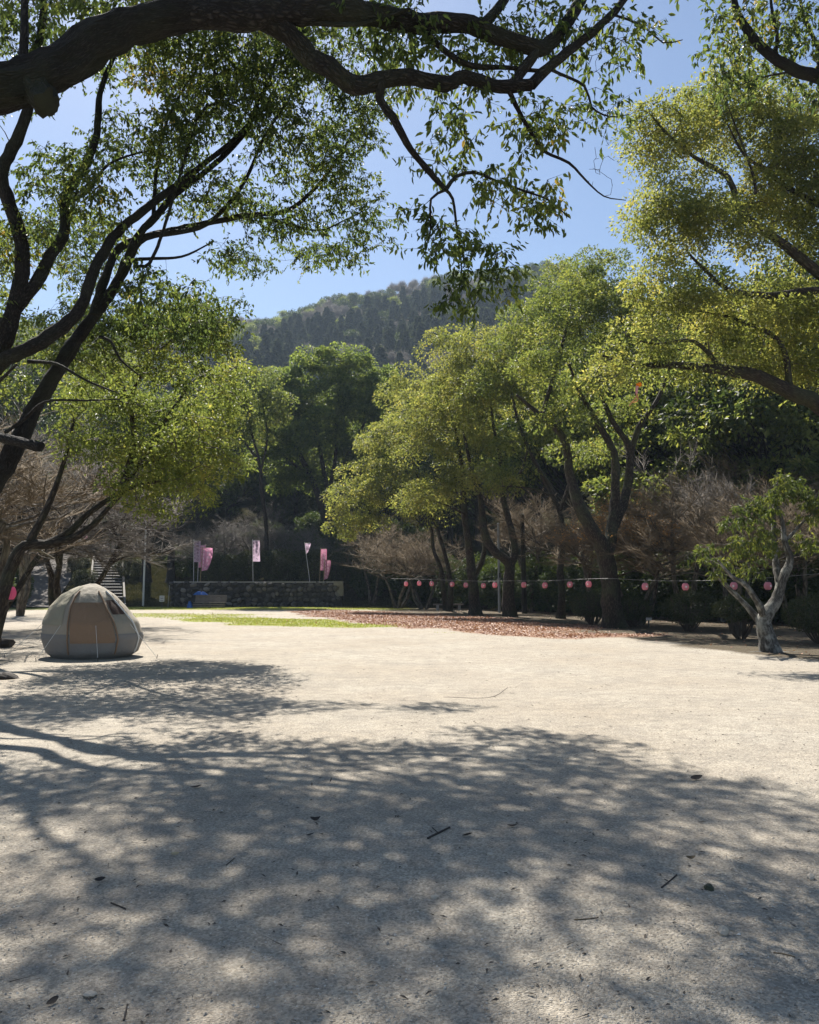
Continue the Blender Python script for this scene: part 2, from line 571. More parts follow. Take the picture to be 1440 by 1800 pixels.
def ground_material():
    m, nt = mat("gravel_ground")
    tc = nd(nt, "ShaderNodeTexCoord")
    ob = tc.outputs['Object']
    grain = nd(nt, "ShaderNodeTexVoronoi")
    grain.inputs['Scale'].default_value = 85
    nt.links.new(ob, grain.inputs['Vector'])
    gr2 = nd(nt, "ShaderNodeTexVoronoi")
    gr2.inputs['Scale'].default_value = 210
    nt.links.new(ob, gr2.inputs['Vector'])
    n1 = noise(nt, ob, 0.35, 4)
    n2 = noise(nt, ob, 3.5, 5, 0.7)
    n3 = noise(nt, ob, 45, 4, 0.75)
    base = ramp(nt, n1, [(0.33, (0.395, 0.342, 0.27)), (0.67, (0.455, 0.415, 0.345))])
    base = mixc(nt, ramp(nt, n2, [(0.4, (0, 0, 0)), (0.75, (1, 1, 1))]), base, (0.30, 0.268, 0.225))
    damp = ramp(nt, noise(nt, ob, 0.9, 6, 0.65), [(0.5, (0, 0, 0)), (0.72, (0.75, 0.75, 0.75))])
    base = mixc(nt, damp, base, (0.29, 0.262, 0.222))
    tone = ramp(nt, grain.outputs['Color'], [(0.1, (0.55, 0.53, 0.5)), (0.5, (0.95, 0.95, 0.94)), (0.9, (1.35, 1.33, 1.3))])
    base = mixc(nt, 0.75, base, tone, 'MULTIPLY')
    tone2 = ramp(nt, n3, [(0.3, (0.7, 0.69, 0.67)), (0.6, (1.1, 1.1, 1.1))])
    base = mixc(nt, 0.8, base, tone2, 'MULTIPLY')
    mk = {}
    for k in ('grass', 'litter', 'soil'):
        a = nd(nt, "ShaderNodeAttribute", attribute_name=k)
        mk[k] = a.outputs['Fac']
    fine = noise(nt, ob, 14, 5, 0.7)

    def sharp(a, lo=0.25):
        s = nd(nt, "ShaderNodeMath", operation='ADD')
        nt.links.new(a, s.inputs[0])
        nt.links.new(fine, s.inputs[1])
        mr = nd(nt, "ShaderNodeMapRange")
        mr.inputs[1].default_value = 0.72
        mr.inputs[2].default_value = 1.15
        nt.links.new(s.outputs[0], mr.inputs[0])
        return mr.outputs[0]
    soil = ramp(nt, noise(nt, ob, 6, 5, 0.7), [(0.3, (0.05, 0.038, 0.026)), (0.55, (0.105, 0.082, 0.052)), (0.72, (0.085, 0.088, 0.034)), (0.85, (0.19, 0.15, 0.10))])  # brown soil and moss, darkened further in place of the trees' shade
    base = mixc(nt, sharp(mk['soil']), base, soil)
    gcol = ramp(nt, noise(nt, ob, 9, 5, 0.7), [(0.3, (0.19, 0.22, 0.05)), (0.7, (0.30, 0.30, 0.09))])
    base = mixc(nt, sharp(mk['grass']), base, gcol)
    lcol = ramp(nt, noise(nt, ob, 22, 4, 0.7), [(0.3, (0.2, 0.115, 0.075)), (0.7, (0.36, 0.225, 0.15))])
    base = mixc(nt, sharp(mk['litter']), base, lcol)
    b = nd(nt, "ShaderNodeBsdfPrincipled")
    nt.links.new(base, b.inputs['Base Color'])
    b.inputs['Roughness'].default_value = 0.92
    b.inputs['Specular IOR Level'].default_value = 0.2
    h = nd(nt, "ShaderNodeMath", operation='MULTIPLY_ADD')
    nt.links.new(grain.outputs['Distance'], h.inputs[0])
    h.inputs[1].default_value = -0.9
    nt.links.new(n3, h.inputs[2])
    h2 = nd(nt, "ShaderNodeMath", operation='MULTIPLY_ADD')
    nt.links.new(gr2.outputs['Distance'], h2.inputs[0])
    h2.inputs[1].default_value = -0.4
    nt.links.new(h.outputs[0], h2.inputs[2])
    b0 = nd(nt, "ShaderNodeBump")
    b0.inputs['Strength'].default_value = 0.8
    b0.inputs['Distance'].default_value = 0.05
    nt.links.new(noise(nt, ob, 5.5, 5, 0.62), b0.inputs['Height'])
    bp = nd(nt, "ShaderNodeBump")
    bp.inputs['Strength'].default_value = 0.85
    bp.inputs['Distance'].default_value = 0.011
    nt.links.new(b0.outputs[0], bp.inputs['Normal'])
    nt.links.new(h2.outputs[0], bp.inputs['Height'])
    nt.links.new(bp.outputs[0], b.inputs['Normal'])
    o = nd(nt, "ShaderNodeOutputMaterial")
    nt.links.new(b.outputs[0], o.inputs[0])
    return m


gme = mb.mesh("ground", ground_material(), True)
for nm, fn in (('grass', grass_mask), ('litter', litter_mask), ('soil', soil_mask)):
    at = gme.attributes.new(nm, 'FLOAT', 'POINT')
    at.data.foreach_set("value", fn(XX, YY).ravel().astype(np.float32))
ground = link("ground", gme, kind="structure")


def gz(x, y):
    """surface height at one spot"""
    z = float(terrain_z(np.array([x]), np.array([y]))[0])
    return max(z, 0.0)


# hillside terrain
def hill_material():
    m, nt = mat("hillside_soil")
    tc = nd(nt, "ShaderNodeTexCoord")
    ob = tc.outputs['Object']
    c = ramp(nt, noise(nt, ob, 1.4, 6, 0.7), [(0.3, (0.02, 0.02, 0.01)), (0.5, (0.036, 0.034, 0.016)), (0.72, (0.055, 0.046, 0.028))])
    b = nd(nt, "ShaderNodeBsdfPrincipled")
    nt.links.new(c, b.inputs['Base Color'])
    b.inputs['Roughness'].default_value = 1.0
    b.inputs['Specular IOR Level'].default_value = 0.0
    bp = nd(nt, "ShaderNodeBump")
    bp.inputs['Strength'].default_value = 0.6
    bp.inputs['Distance'].default_value = 0.1
    nt.links.new(noise(nt, ob, 5, 6, 0.75), bp.inputs['Height'])
    nt.links.new(bp.outputs[0], b.inputs['Normal'])
    o = nd(nt, "ShaderNodeOutputMaterial")
    nt.links.new(b.outputs[0], o.inputs[0])
    return m


az = np.radians(np.linspace(-60, 62, 250))
rr = np.concatenate([np.linspace(24, 110, 130), np.linspace(113, 600, 90)])
AZ, RR = np.meshgrid(az, rr, indexing='ij')
HX, HY = RR * np.sin(AZ), RR * np.cos(AZ)
HZ = terrain_z(HX, HY) - 0.03
nx, ny = HX.shape
gi = np.arange(nx - 1)[:, None] * ny + np.arange(ny - 1)[None, :]
f = np.stack([gi, gi + ny, gi + ny + 1, gi + 1], -1).reshape(-1, 4)
hz = HZ.ravel()
f = f[(hz[f] > -0.6).any(1)]
mb = MB()
mb.add(np.stack([HX, HY, HZ], -1).reshape(-1, 3), f)
link("hillside", mb.mesh("hillside", hill_material(), True), kind="structure")


# ------------------------------------------------------------------ trees
def catmull(pts, step=0.25):
    pts = np.asarray(pts, float)
    if len(pts) < 3:
        n = max(2, int(np.linalg.norm(pts[-1] - pts[0]) / step) + 1)
        return pts[0] + (pts[-1] - pts[0]) * np.linspace(0, 1, n)[:, None]
    q = np.vstack([2 * pts[0] - pts[1], pts, 2 * pts[-1] - pts[-2]])
    out = []
    for i in range(1, len(q) - 2):
        n = max(2, int(np.linalg.norm(q[i + 1] - q[i]) / step) + 1)
        t = np.linspace(0, 1, n, endpoint=False)[:, None]
        out.append(0.5 * (2 * q[i] + (q[i + 1] - q[i - 1]) * t + (2 * q[i - 1] - 5 * q[i] + 4 * q[i + 1] - q[i + 2]) * t ** 2 + (3 * q[i] - q[i - 1] - 3 * q[i + 1] + q[i + 2]) * t ** 3))
    out.append(pts[-1:])
    return np.concatenate(out)


def poisson(c, dmin, nmax):
    keep = []
    kk = np.empty((0, 3))
    for p in c:
        if len(kk) == 0 or (((kk - p) ** 2).sum(1) > dmin * dmin).all():
            keep.append(p)
            kk = np.asarray(keep)
            if len(keep) >= nmax:
                break
    return kk


def in_lumps(lumps, n, shell=0.62, low=-0.5, gap=-0.35):
    """random points in the shells of ellipsoids (centre, radii), few on the undersides"""
    out = []
    w = np.array([r[0] * r[1] * r[2] for c, r in lumps]) ** 0.7
    cnt = np.maximum(8, (w / w.sum() * n).astype(int))
    for (c, r), k in zip(lumps, cnt):
        d = rng.normal(size=(k * 3, 3))
        d /= np.linalg.norm(d, axis=1, keepdims=True)
        d = d[d[:, 2] > low][:k]
        rad = rng.uniform(shell, 1.0, len(d)) ** 0.8
        q = d * rad[:, None]
        kk = rng.normal(0, 2.4, (6, 3))
        fld = np.sin(q @ kk.T * 1.5 + rng.uniform(0, 6.28, 6)).sum(1)
        q = q * (1 + 0.13 * np.sin(d @ kk[:3].T * 1.3 + 1).sum(1))[:, None]
        out.append((np.asarray(c) + q * np.asarray(r))[fld > gap])
    out = np.concatenate(out)
    rng.shuffle(out)
    return out


def deep(q):
    """the left tree's distances, stretched away from the camera"""
    px, py, d = q[:3]
    t = min(1.0, max(0.0, (px - 330) / 220))
    return (px, py, d * (1.31 - 0.04 * t * t * (3 - 2 * t)), *q[3:])


class Tree:
    def __init__(self, name, label, base, bark, leafm, group=None, cat="tree"):
        self.base = np.asarray(base, float)
        self.root = thing(name, label, cat, tuple(self.base), 0, group)
        self.bark, self.leafm = bark, leafm
        self.nodes, self.nrad, self.ndir = [], [], []
        self.first = True
        self.fine = MB()
        self.leaf = MB()

    def limb(self, pts, r0, r1, sides=14, wob=0.05, step=0.25, flare=0.0, name=None):
        """a limb through world points"""
        c = catmull(pts, step)
        n = len(c)
        t = np.linspace(0, 1, n)
        r = r0 + (r1 - r0) * t
        if flare:
            L = np.concatenate([[0], np.cumsum(np.linalg.norm(np.diff(c, axis=0), axis=1))])
            r = r * (1 + flare * np.exp(-L / 0.45))
        jit = rng.normal(0, 1, (n, 3)) * r[:, None] * 0.05
        jit[0] = jit[-1] = 0
        c = c + jit
        m = MB()
        m.tube(c - self.base, r, sides, wob)
        nm = name or ("trunk" if self.first else "limb")
        link(nm, m.mesh(nm, self.bark, True, True), self.root)
        self.first = False
        self.nodes += list(c)
        self.nrad += list(r)
        d = np.gradient(c, axis=0)
        self.ndir += list(d / (np.linalg.norm(d, axis=1, keepdims=True) + 1e-9))

    def plimb(self, pix, r0, r1, **kw):
        """a limb through photo pixels with distances"""
        self.limb([P(*q) for q in pix], r0, r1, **kw)

    def grow(self, targets, rmax=0.06, rtip=0.006, kr=0.012, sides=5, wig=0.06, updir=0.3, maxlen=1e9):
        """branches from the limbs to every target, each able to branch off an earlier one"""
        N = np.array(self.nodes)
        Rr = np.array(self.nrad)
        D = np.array(self.ndir)
        T = np.asarray(targets, float)
        if len(T) == 0:
            return T
        d0 = np.array([np.linalg.norm(N - t, axis=1).min() for t in T])
        order = np.argsort(d0)
        cap = len(N) + len(T) * 14
        NN = np.empty((cap, 3)); RN = np.empty(cap); DN = np.empty((cap, 3))
        k = len(N)
        NN[:k], RN[:k], DN[:k] = N, Rr, D
        done = []
        for i in order:
            t = T[i]
            v = t - NN[:k]
            L = np.linalg.norm(v, axis=1)
            cosd = (v * DN[:k]).sum(1) / (L + 1e-6)
            cost = L * (1.25 - 0.35 * cosd) + np.where(v[:, 2] < -0.3, 0.25 * -v[:, 2], 0)
            j = int(np.argmin(cost))
            ln = L[j]
            if ln > maxlen:
                continue
            p0 = NN[j]
            ctl = p0 + DN[j] * ln * 0.35 + np.array([0, 0, updir * ln * 0.35]) + (t - p0) * 0.25
            n = int(min(12, max(3, ln / 0.35 + 2)))
            s = np.linspace(0, 1, n)[:, None]
            path = (1 - s) ** 2 * p0 + 2 * s * (1 - s) * ctl + s ** 2 * t
            path[1:-1] += rng.normal(0, wig * min(ln, 1.5) / 2, (n - 2, 3))
            r0 = min(RN[j] * 0.62, rmax, rtip + kr * ln)
            r0 = max(r0, rtip)
            rad = np.linspace(r0, rtip * 0.7, n)
            self.fine.tube(path - self.base, rad, sides if r0 > 0.02 else 4, 0, cap=False)
            m = n - 1
            NN[k:k + m], RN[k:k + m] = path[1:], rad[1:]
            g = np.gradient(path, axis=0)[1:]
            DN[k:k + m] = g / (np.linalg.norm(g, axis=1, keepdims=True) + 1e-9)
            k += m
            done.append(t)
        self.gn = (NN[:k], RN[:k], DN[:k])
        return np.array(done)

    def billows(self, centers, rad, per, L, W, squash=0.75, up=0.45):
        """leaf masses: a rounded billow of leaves on every branch end"""
        c = np.repeat(centers, per, 0)
        n = len(c)
        rs = np.repeat(rng.uniform(0.55, 1.35, len(centers)), per)
        d = rng.normal(size=(n, 3))
        d[:, 2] = d[:, 2] * 0.8 + up
        d /= np.linalg.norm(d, axis=1, keepdims=True)
        q = rng.uniform(0.4, 1.1, n) ** 0.5
        pos = c + d * (q * rs * rad)[:, None] * np.array([1, 1, squash])
        tip = d * 0.8 + rng.normal(0, 0.5, (n, 3)) + np.array([0, 0, -0.35])
        nr = d * 0.5 + np.array([0, 0, 0.6]) + rng.normal(0, 0.55, (n, 3))
        l = L * rng.uniform(0.7, 1.3, n)
        self.leaf.leaves(pos - self.base, tip, nr, l, l * (W / L))

    def sprays(self, centers, ntw, nleaf, tw=0.28, L=0.085, W=0.036, droop=0.5, twr=0.0035, fold=True):
        """near foliage: short twigs at the branch ends with leaves hanging along them"""
        k = len(centers)
        c = np.repeat(centers, ntw, 0)
        n = len(c)
        d = rng.normal(size=(n, 3)) * np.array([1, 1, 0.6]) + np.array([0, 0, -0.25 * droop])
        d /= np.linalg.norm(d, axis=1, keepdims=True)
        l = tw * rng.uniform(0.5, 1.4, n)
        e = c + d * l[:, None] + np.array([0, 0, -0.12 * droop]) * l[:, None]
        self.fine.spikes(c - self.base, e - self.base, twr)
        t = np.tile(np.linspace(0.3, 1.0, nleaf), n)
        a = np.repeat(c, nleaf, 0)
        b = np.repeat(e, nleaf, 0)
        m = len(a)
        pos = a + (b - a) * t[:, None] + rng.normal(0, 0.012, (m, 3))
        tip = np.repeat(d, nleaf, 0) * 0.5 + rng.normal(0, 0.45, (m, 3)) + np.array([0, 0, -droop])
        nr = rng.normal(0, 0.6, (m, 3)) + np.array([0, 0, 0.7])
        ll = L * rng.uniform(0.6, 1.3, m)
        return pos, tip, nr, ll, ll * (W / L)

    def finish(self, twigmat=None):
        if self.fine.v:
            link("branches", self.fine.mesh("branches", twigmat or self.bark, True), self.root, "stuff")
        if self.leaf.v:
            link("foliage", self.leaf.mesh("foliage", self.leafm, False), self.root, "stuff")
        return self.root


def lump(px, py, d, rx, ry, rd=None):
    k = d / FPX
    return (P(px, py, d), np.array([rx * k, (rd if rd is not None else (rx + ry) / 2) * k, ry * k]))


# ---- near left: the tree whose limb arches over the picture
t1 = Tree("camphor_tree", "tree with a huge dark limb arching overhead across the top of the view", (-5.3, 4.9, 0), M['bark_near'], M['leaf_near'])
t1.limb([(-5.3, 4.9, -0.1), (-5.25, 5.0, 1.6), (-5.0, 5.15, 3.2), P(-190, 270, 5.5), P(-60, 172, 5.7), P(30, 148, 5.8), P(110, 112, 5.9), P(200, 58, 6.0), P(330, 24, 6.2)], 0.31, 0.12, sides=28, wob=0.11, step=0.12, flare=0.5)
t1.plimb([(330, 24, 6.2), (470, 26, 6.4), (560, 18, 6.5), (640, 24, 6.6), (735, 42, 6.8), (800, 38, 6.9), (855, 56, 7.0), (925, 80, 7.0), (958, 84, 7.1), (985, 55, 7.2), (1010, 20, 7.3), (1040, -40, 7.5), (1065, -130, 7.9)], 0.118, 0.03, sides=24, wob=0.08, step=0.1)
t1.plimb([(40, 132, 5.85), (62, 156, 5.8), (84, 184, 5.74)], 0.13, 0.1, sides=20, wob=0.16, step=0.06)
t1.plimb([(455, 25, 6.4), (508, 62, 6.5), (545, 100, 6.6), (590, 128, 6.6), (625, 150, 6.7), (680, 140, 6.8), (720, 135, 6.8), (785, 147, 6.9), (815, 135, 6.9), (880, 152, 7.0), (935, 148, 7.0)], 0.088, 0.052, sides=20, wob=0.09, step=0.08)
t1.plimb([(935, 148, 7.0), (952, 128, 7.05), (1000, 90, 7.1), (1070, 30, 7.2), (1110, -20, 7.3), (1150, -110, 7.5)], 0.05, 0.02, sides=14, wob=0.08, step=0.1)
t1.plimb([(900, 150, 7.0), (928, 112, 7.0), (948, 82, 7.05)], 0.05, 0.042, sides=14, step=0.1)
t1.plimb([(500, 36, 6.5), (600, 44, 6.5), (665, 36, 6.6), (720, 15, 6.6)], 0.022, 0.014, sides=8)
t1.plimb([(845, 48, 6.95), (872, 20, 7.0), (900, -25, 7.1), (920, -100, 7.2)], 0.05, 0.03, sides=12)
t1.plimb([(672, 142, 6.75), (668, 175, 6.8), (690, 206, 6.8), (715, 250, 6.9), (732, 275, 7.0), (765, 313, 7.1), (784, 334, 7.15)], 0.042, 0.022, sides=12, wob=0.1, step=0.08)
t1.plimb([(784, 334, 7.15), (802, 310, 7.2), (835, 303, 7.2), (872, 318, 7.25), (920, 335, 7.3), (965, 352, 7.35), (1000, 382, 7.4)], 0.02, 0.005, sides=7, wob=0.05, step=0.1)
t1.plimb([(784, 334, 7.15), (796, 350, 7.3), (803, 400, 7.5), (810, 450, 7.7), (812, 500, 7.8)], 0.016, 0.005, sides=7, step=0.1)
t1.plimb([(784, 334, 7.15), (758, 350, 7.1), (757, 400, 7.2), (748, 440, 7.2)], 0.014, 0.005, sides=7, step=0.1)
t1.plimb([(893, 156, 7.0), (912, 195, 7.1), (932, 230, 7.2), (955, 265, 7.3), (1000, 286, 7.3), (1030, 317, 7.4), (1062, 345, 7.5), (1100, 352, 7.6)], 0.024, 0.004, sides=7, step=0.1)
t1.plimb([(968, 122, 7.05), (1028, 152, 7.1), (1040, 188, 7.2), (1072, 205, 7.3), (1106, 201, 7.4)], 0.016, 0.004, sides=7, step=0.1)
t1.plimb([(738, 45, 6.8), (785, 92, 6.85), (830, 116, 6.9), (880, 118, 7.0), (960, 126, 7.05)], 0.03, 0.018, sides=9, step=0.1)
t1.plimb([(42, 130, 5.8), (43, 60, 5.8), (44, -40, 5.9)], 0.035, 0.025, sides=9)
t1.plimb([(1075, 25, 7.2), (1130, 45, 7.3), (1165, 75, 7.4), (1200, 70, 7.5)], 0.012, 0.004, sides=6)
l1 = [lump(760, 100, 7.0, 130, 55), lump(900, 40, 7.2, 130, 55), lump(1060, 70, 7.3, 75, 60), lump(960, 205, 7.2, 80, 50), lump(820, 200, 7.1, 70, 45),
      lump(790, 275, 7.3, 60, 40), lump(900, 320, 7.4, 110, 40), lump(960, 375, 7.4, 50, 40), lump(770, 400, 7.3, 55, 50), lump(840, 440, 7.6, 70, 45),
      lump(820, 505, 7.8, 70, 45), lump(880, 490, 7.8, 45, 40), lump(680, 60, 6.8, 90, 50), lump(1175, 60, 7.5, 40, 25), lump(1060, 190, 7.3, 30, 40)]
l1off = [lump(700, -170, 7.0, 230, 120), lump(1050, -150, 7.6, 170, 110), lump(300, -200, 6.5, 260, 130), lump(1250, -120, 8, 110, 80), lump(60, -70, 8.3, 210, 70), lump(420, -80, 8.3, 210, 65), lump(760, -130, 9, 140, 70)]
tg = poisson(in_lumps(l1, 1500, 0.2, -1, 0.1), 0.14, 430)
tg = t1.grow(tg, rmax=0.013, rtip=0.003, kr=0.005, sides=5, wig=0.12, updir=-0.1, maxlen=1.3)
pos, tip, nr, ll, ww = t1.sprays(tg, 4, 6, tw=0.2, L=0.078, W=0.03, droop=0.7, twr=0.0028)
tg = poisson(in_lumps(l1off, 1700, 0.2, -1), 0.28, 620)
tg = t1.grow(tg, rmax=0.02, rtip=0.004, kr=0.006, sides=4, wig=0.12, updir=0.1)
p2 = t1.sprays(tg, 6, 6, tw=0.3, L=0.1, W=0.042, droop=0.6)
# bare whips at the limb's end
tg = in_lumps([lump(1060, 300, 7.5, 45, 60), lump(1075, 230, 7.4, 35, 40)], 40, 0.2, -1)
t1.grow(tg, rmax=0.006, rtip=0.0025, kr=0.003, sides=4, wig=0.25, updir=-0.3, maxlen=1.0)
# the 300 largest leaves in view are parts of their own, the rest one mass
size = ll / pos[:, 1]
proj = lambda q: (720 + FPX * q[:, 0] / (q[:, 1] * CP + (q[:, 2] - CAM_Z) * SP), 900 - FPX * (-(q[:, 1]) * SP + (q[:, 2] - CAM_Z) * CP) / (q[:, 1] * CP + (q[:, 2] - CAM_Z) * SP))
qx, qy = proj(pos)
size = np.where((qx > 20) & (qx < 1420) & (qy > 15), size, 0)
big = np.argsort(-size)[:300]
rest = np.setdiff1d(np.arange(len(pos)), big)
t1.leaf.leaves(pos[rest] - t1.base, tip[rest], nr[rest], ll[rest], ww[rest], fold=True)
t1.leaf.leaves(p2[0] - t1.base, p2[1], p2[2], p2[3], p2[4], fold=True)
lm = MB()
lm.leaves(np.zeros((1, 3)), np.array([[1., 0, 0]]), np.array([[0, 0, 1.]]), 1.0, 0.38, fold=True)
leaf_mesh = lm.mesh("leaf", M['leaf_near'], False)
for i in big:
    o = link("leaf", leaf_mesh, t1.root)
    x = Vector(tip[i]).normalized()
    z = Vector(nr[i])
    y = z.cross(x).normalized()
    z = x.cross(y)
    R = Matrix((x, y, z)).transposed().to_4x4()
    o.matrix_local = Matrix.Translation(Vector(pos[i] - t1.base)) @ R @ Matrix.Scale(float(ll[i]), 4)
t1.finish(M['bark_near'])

# ---- left: the spreading tree whose limbs fan up to the right
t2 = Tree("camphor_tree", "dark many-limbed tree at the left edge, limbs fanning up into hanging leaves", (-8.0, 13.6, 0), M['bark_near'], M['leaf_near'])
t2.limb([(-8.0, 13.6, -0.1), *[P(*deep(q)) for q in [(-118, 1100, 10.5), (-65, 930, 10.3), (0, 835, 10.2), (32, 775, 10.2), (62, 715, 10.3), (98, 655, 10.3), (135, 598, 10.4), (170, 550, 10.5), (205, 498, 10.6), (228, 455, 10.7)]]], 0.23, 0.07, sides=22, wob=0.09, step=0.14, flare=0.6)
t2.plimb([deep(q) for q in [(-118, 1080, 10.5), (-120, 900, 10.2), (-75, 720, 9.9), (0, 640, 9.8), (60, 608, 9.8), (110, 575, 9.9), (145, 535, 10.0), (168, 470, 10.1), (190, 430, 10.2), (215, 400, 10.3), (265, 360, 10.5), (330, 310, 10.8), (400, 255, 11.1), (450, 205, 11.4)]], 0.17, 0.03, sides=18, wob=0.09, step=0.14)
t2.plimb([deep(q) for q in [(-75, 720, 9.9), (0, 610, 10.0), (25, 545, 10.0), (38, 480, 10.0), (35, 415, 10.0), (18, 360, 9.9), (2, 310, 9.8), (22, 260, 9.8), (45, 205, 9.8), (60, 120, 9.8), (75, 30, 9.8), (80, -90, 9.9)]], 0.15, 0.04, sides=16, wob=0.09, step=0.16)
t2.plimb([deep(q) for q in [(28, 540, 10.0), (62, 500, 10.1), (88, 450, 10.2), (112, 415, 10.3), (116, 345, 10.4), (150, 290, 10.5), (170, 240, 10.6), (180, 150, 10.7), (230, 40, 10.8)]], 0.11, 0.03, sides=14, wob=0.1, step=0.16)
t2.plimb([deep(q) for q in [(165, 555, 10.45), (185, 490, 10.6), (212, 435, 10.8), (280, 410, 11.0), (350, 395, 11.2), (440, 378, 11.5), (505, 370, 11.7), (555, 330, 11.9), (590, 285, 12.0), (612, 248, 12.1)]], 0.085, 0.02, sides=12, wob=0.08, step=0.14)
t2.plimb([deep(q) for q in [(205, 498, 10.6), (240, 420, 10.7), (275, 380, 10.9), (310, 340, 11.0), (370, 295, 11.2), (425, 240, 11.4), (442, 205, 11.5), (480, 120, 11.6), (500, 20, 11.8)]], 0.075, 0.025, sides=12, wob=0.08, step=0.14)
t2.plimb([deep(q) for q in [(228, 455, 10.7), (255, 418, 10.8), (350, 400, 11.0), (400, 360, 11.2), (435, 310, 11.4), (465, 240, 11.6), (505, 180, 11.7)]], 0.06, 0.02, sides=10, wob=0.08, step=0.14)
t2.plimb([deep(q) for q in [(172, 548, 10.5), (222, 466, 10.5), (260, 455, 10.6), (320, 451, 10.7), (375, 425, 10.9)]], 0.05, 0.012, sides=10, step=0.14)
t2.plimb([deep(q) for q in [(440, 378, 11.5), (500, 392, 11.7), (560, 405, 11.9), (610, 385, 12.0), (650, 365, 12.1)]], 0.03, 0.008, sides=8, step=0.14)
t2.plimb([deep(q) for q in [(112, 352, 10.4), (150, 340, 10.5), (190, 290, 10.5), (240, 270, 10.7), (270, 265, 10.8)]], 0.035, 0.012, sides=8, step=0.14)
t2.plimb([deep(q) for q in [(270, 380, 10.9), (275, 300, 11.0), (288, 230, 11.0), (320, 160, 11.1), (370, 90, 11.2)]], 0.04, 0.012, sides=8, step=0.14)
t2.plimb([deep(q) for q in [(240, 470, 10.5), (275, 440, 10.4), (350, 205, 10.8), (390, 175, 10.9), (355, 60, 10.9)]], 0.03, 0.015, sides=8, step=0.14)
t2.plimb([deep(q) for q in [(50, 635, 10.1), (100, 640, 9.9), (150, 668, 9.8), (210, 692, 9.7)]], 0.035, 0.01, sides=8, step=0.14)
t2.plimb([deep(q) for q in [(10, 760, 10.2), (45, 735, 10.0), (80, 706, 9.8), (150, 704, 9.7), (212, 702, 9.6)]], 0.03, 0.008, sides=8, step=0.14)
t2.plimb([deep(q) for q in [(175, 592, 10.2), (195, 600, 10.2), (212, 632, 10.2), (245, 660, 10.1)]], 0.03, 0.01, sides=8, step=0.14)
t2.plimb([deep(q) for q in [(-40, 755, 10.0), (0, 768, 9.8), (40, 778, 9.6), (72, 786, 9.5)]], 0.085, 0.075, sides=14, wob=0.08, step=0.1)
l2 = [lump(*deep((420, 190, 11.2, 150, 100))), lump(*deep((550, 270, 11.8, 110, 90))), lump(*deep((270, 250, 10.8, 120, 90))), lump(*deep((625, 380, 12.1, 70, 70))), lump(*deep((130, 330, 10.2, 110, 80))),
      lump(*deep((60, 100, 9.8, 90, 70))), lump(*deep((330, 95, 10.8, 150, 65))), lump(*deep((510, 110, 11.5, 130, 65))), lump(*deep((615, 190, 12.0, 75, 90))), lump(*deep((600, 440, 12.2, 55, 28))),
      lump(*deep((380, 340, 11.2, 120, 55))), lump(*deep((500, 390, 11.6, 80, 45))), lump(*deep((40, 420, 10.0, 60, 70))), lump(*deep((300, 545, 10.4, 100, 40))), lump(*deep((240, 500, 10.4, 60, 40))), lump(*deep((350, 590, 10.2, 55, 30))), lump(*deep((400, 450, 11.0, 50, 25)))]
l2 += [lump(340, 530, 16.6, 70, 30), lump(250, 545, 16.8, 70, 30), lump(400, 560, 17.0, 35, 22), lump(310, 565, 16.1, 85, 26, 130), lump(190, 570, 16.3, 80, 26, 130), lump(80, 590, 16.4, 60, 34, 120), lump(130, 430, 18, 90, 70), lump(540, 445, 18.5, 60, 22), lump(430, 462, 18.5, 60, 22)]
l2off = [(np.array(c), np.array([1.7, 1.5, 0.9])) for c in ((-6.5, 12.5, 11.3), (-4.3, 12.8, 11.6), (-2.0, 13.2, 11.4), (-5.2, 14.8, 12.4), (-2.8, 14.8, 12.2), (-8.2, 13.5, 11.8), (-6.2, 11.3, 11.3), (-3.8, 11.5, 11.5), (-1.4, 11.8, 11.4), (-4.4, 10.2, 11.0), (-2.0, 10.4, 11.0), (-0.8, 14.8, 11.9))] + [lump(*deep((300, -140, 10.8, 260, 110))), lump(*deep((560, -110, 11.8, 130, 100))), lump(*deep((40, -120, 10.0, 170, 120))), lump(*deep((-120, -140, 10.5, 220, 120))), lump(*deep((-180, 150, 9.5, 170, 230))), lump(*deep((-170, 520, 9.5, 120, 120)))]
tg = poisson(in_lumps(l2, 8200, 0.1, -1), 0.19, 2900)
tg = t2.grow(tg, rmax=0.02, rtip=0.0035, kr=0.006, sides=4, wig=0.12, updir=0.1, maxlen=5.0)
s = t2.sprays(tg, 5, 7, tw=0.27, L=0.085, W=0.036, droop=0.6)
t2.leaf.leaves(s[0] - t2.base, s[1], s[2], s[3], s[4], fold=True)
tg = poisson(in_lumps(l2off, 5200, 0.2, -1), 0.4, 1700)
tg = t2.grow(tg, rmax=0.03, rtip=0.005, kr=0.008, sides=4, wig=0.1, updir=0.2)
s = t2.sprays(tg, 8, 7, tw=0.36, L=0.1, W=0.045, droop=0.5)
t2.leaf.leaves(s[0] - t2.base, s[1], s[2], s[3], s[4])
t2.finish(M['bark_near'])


DENS = 1.7


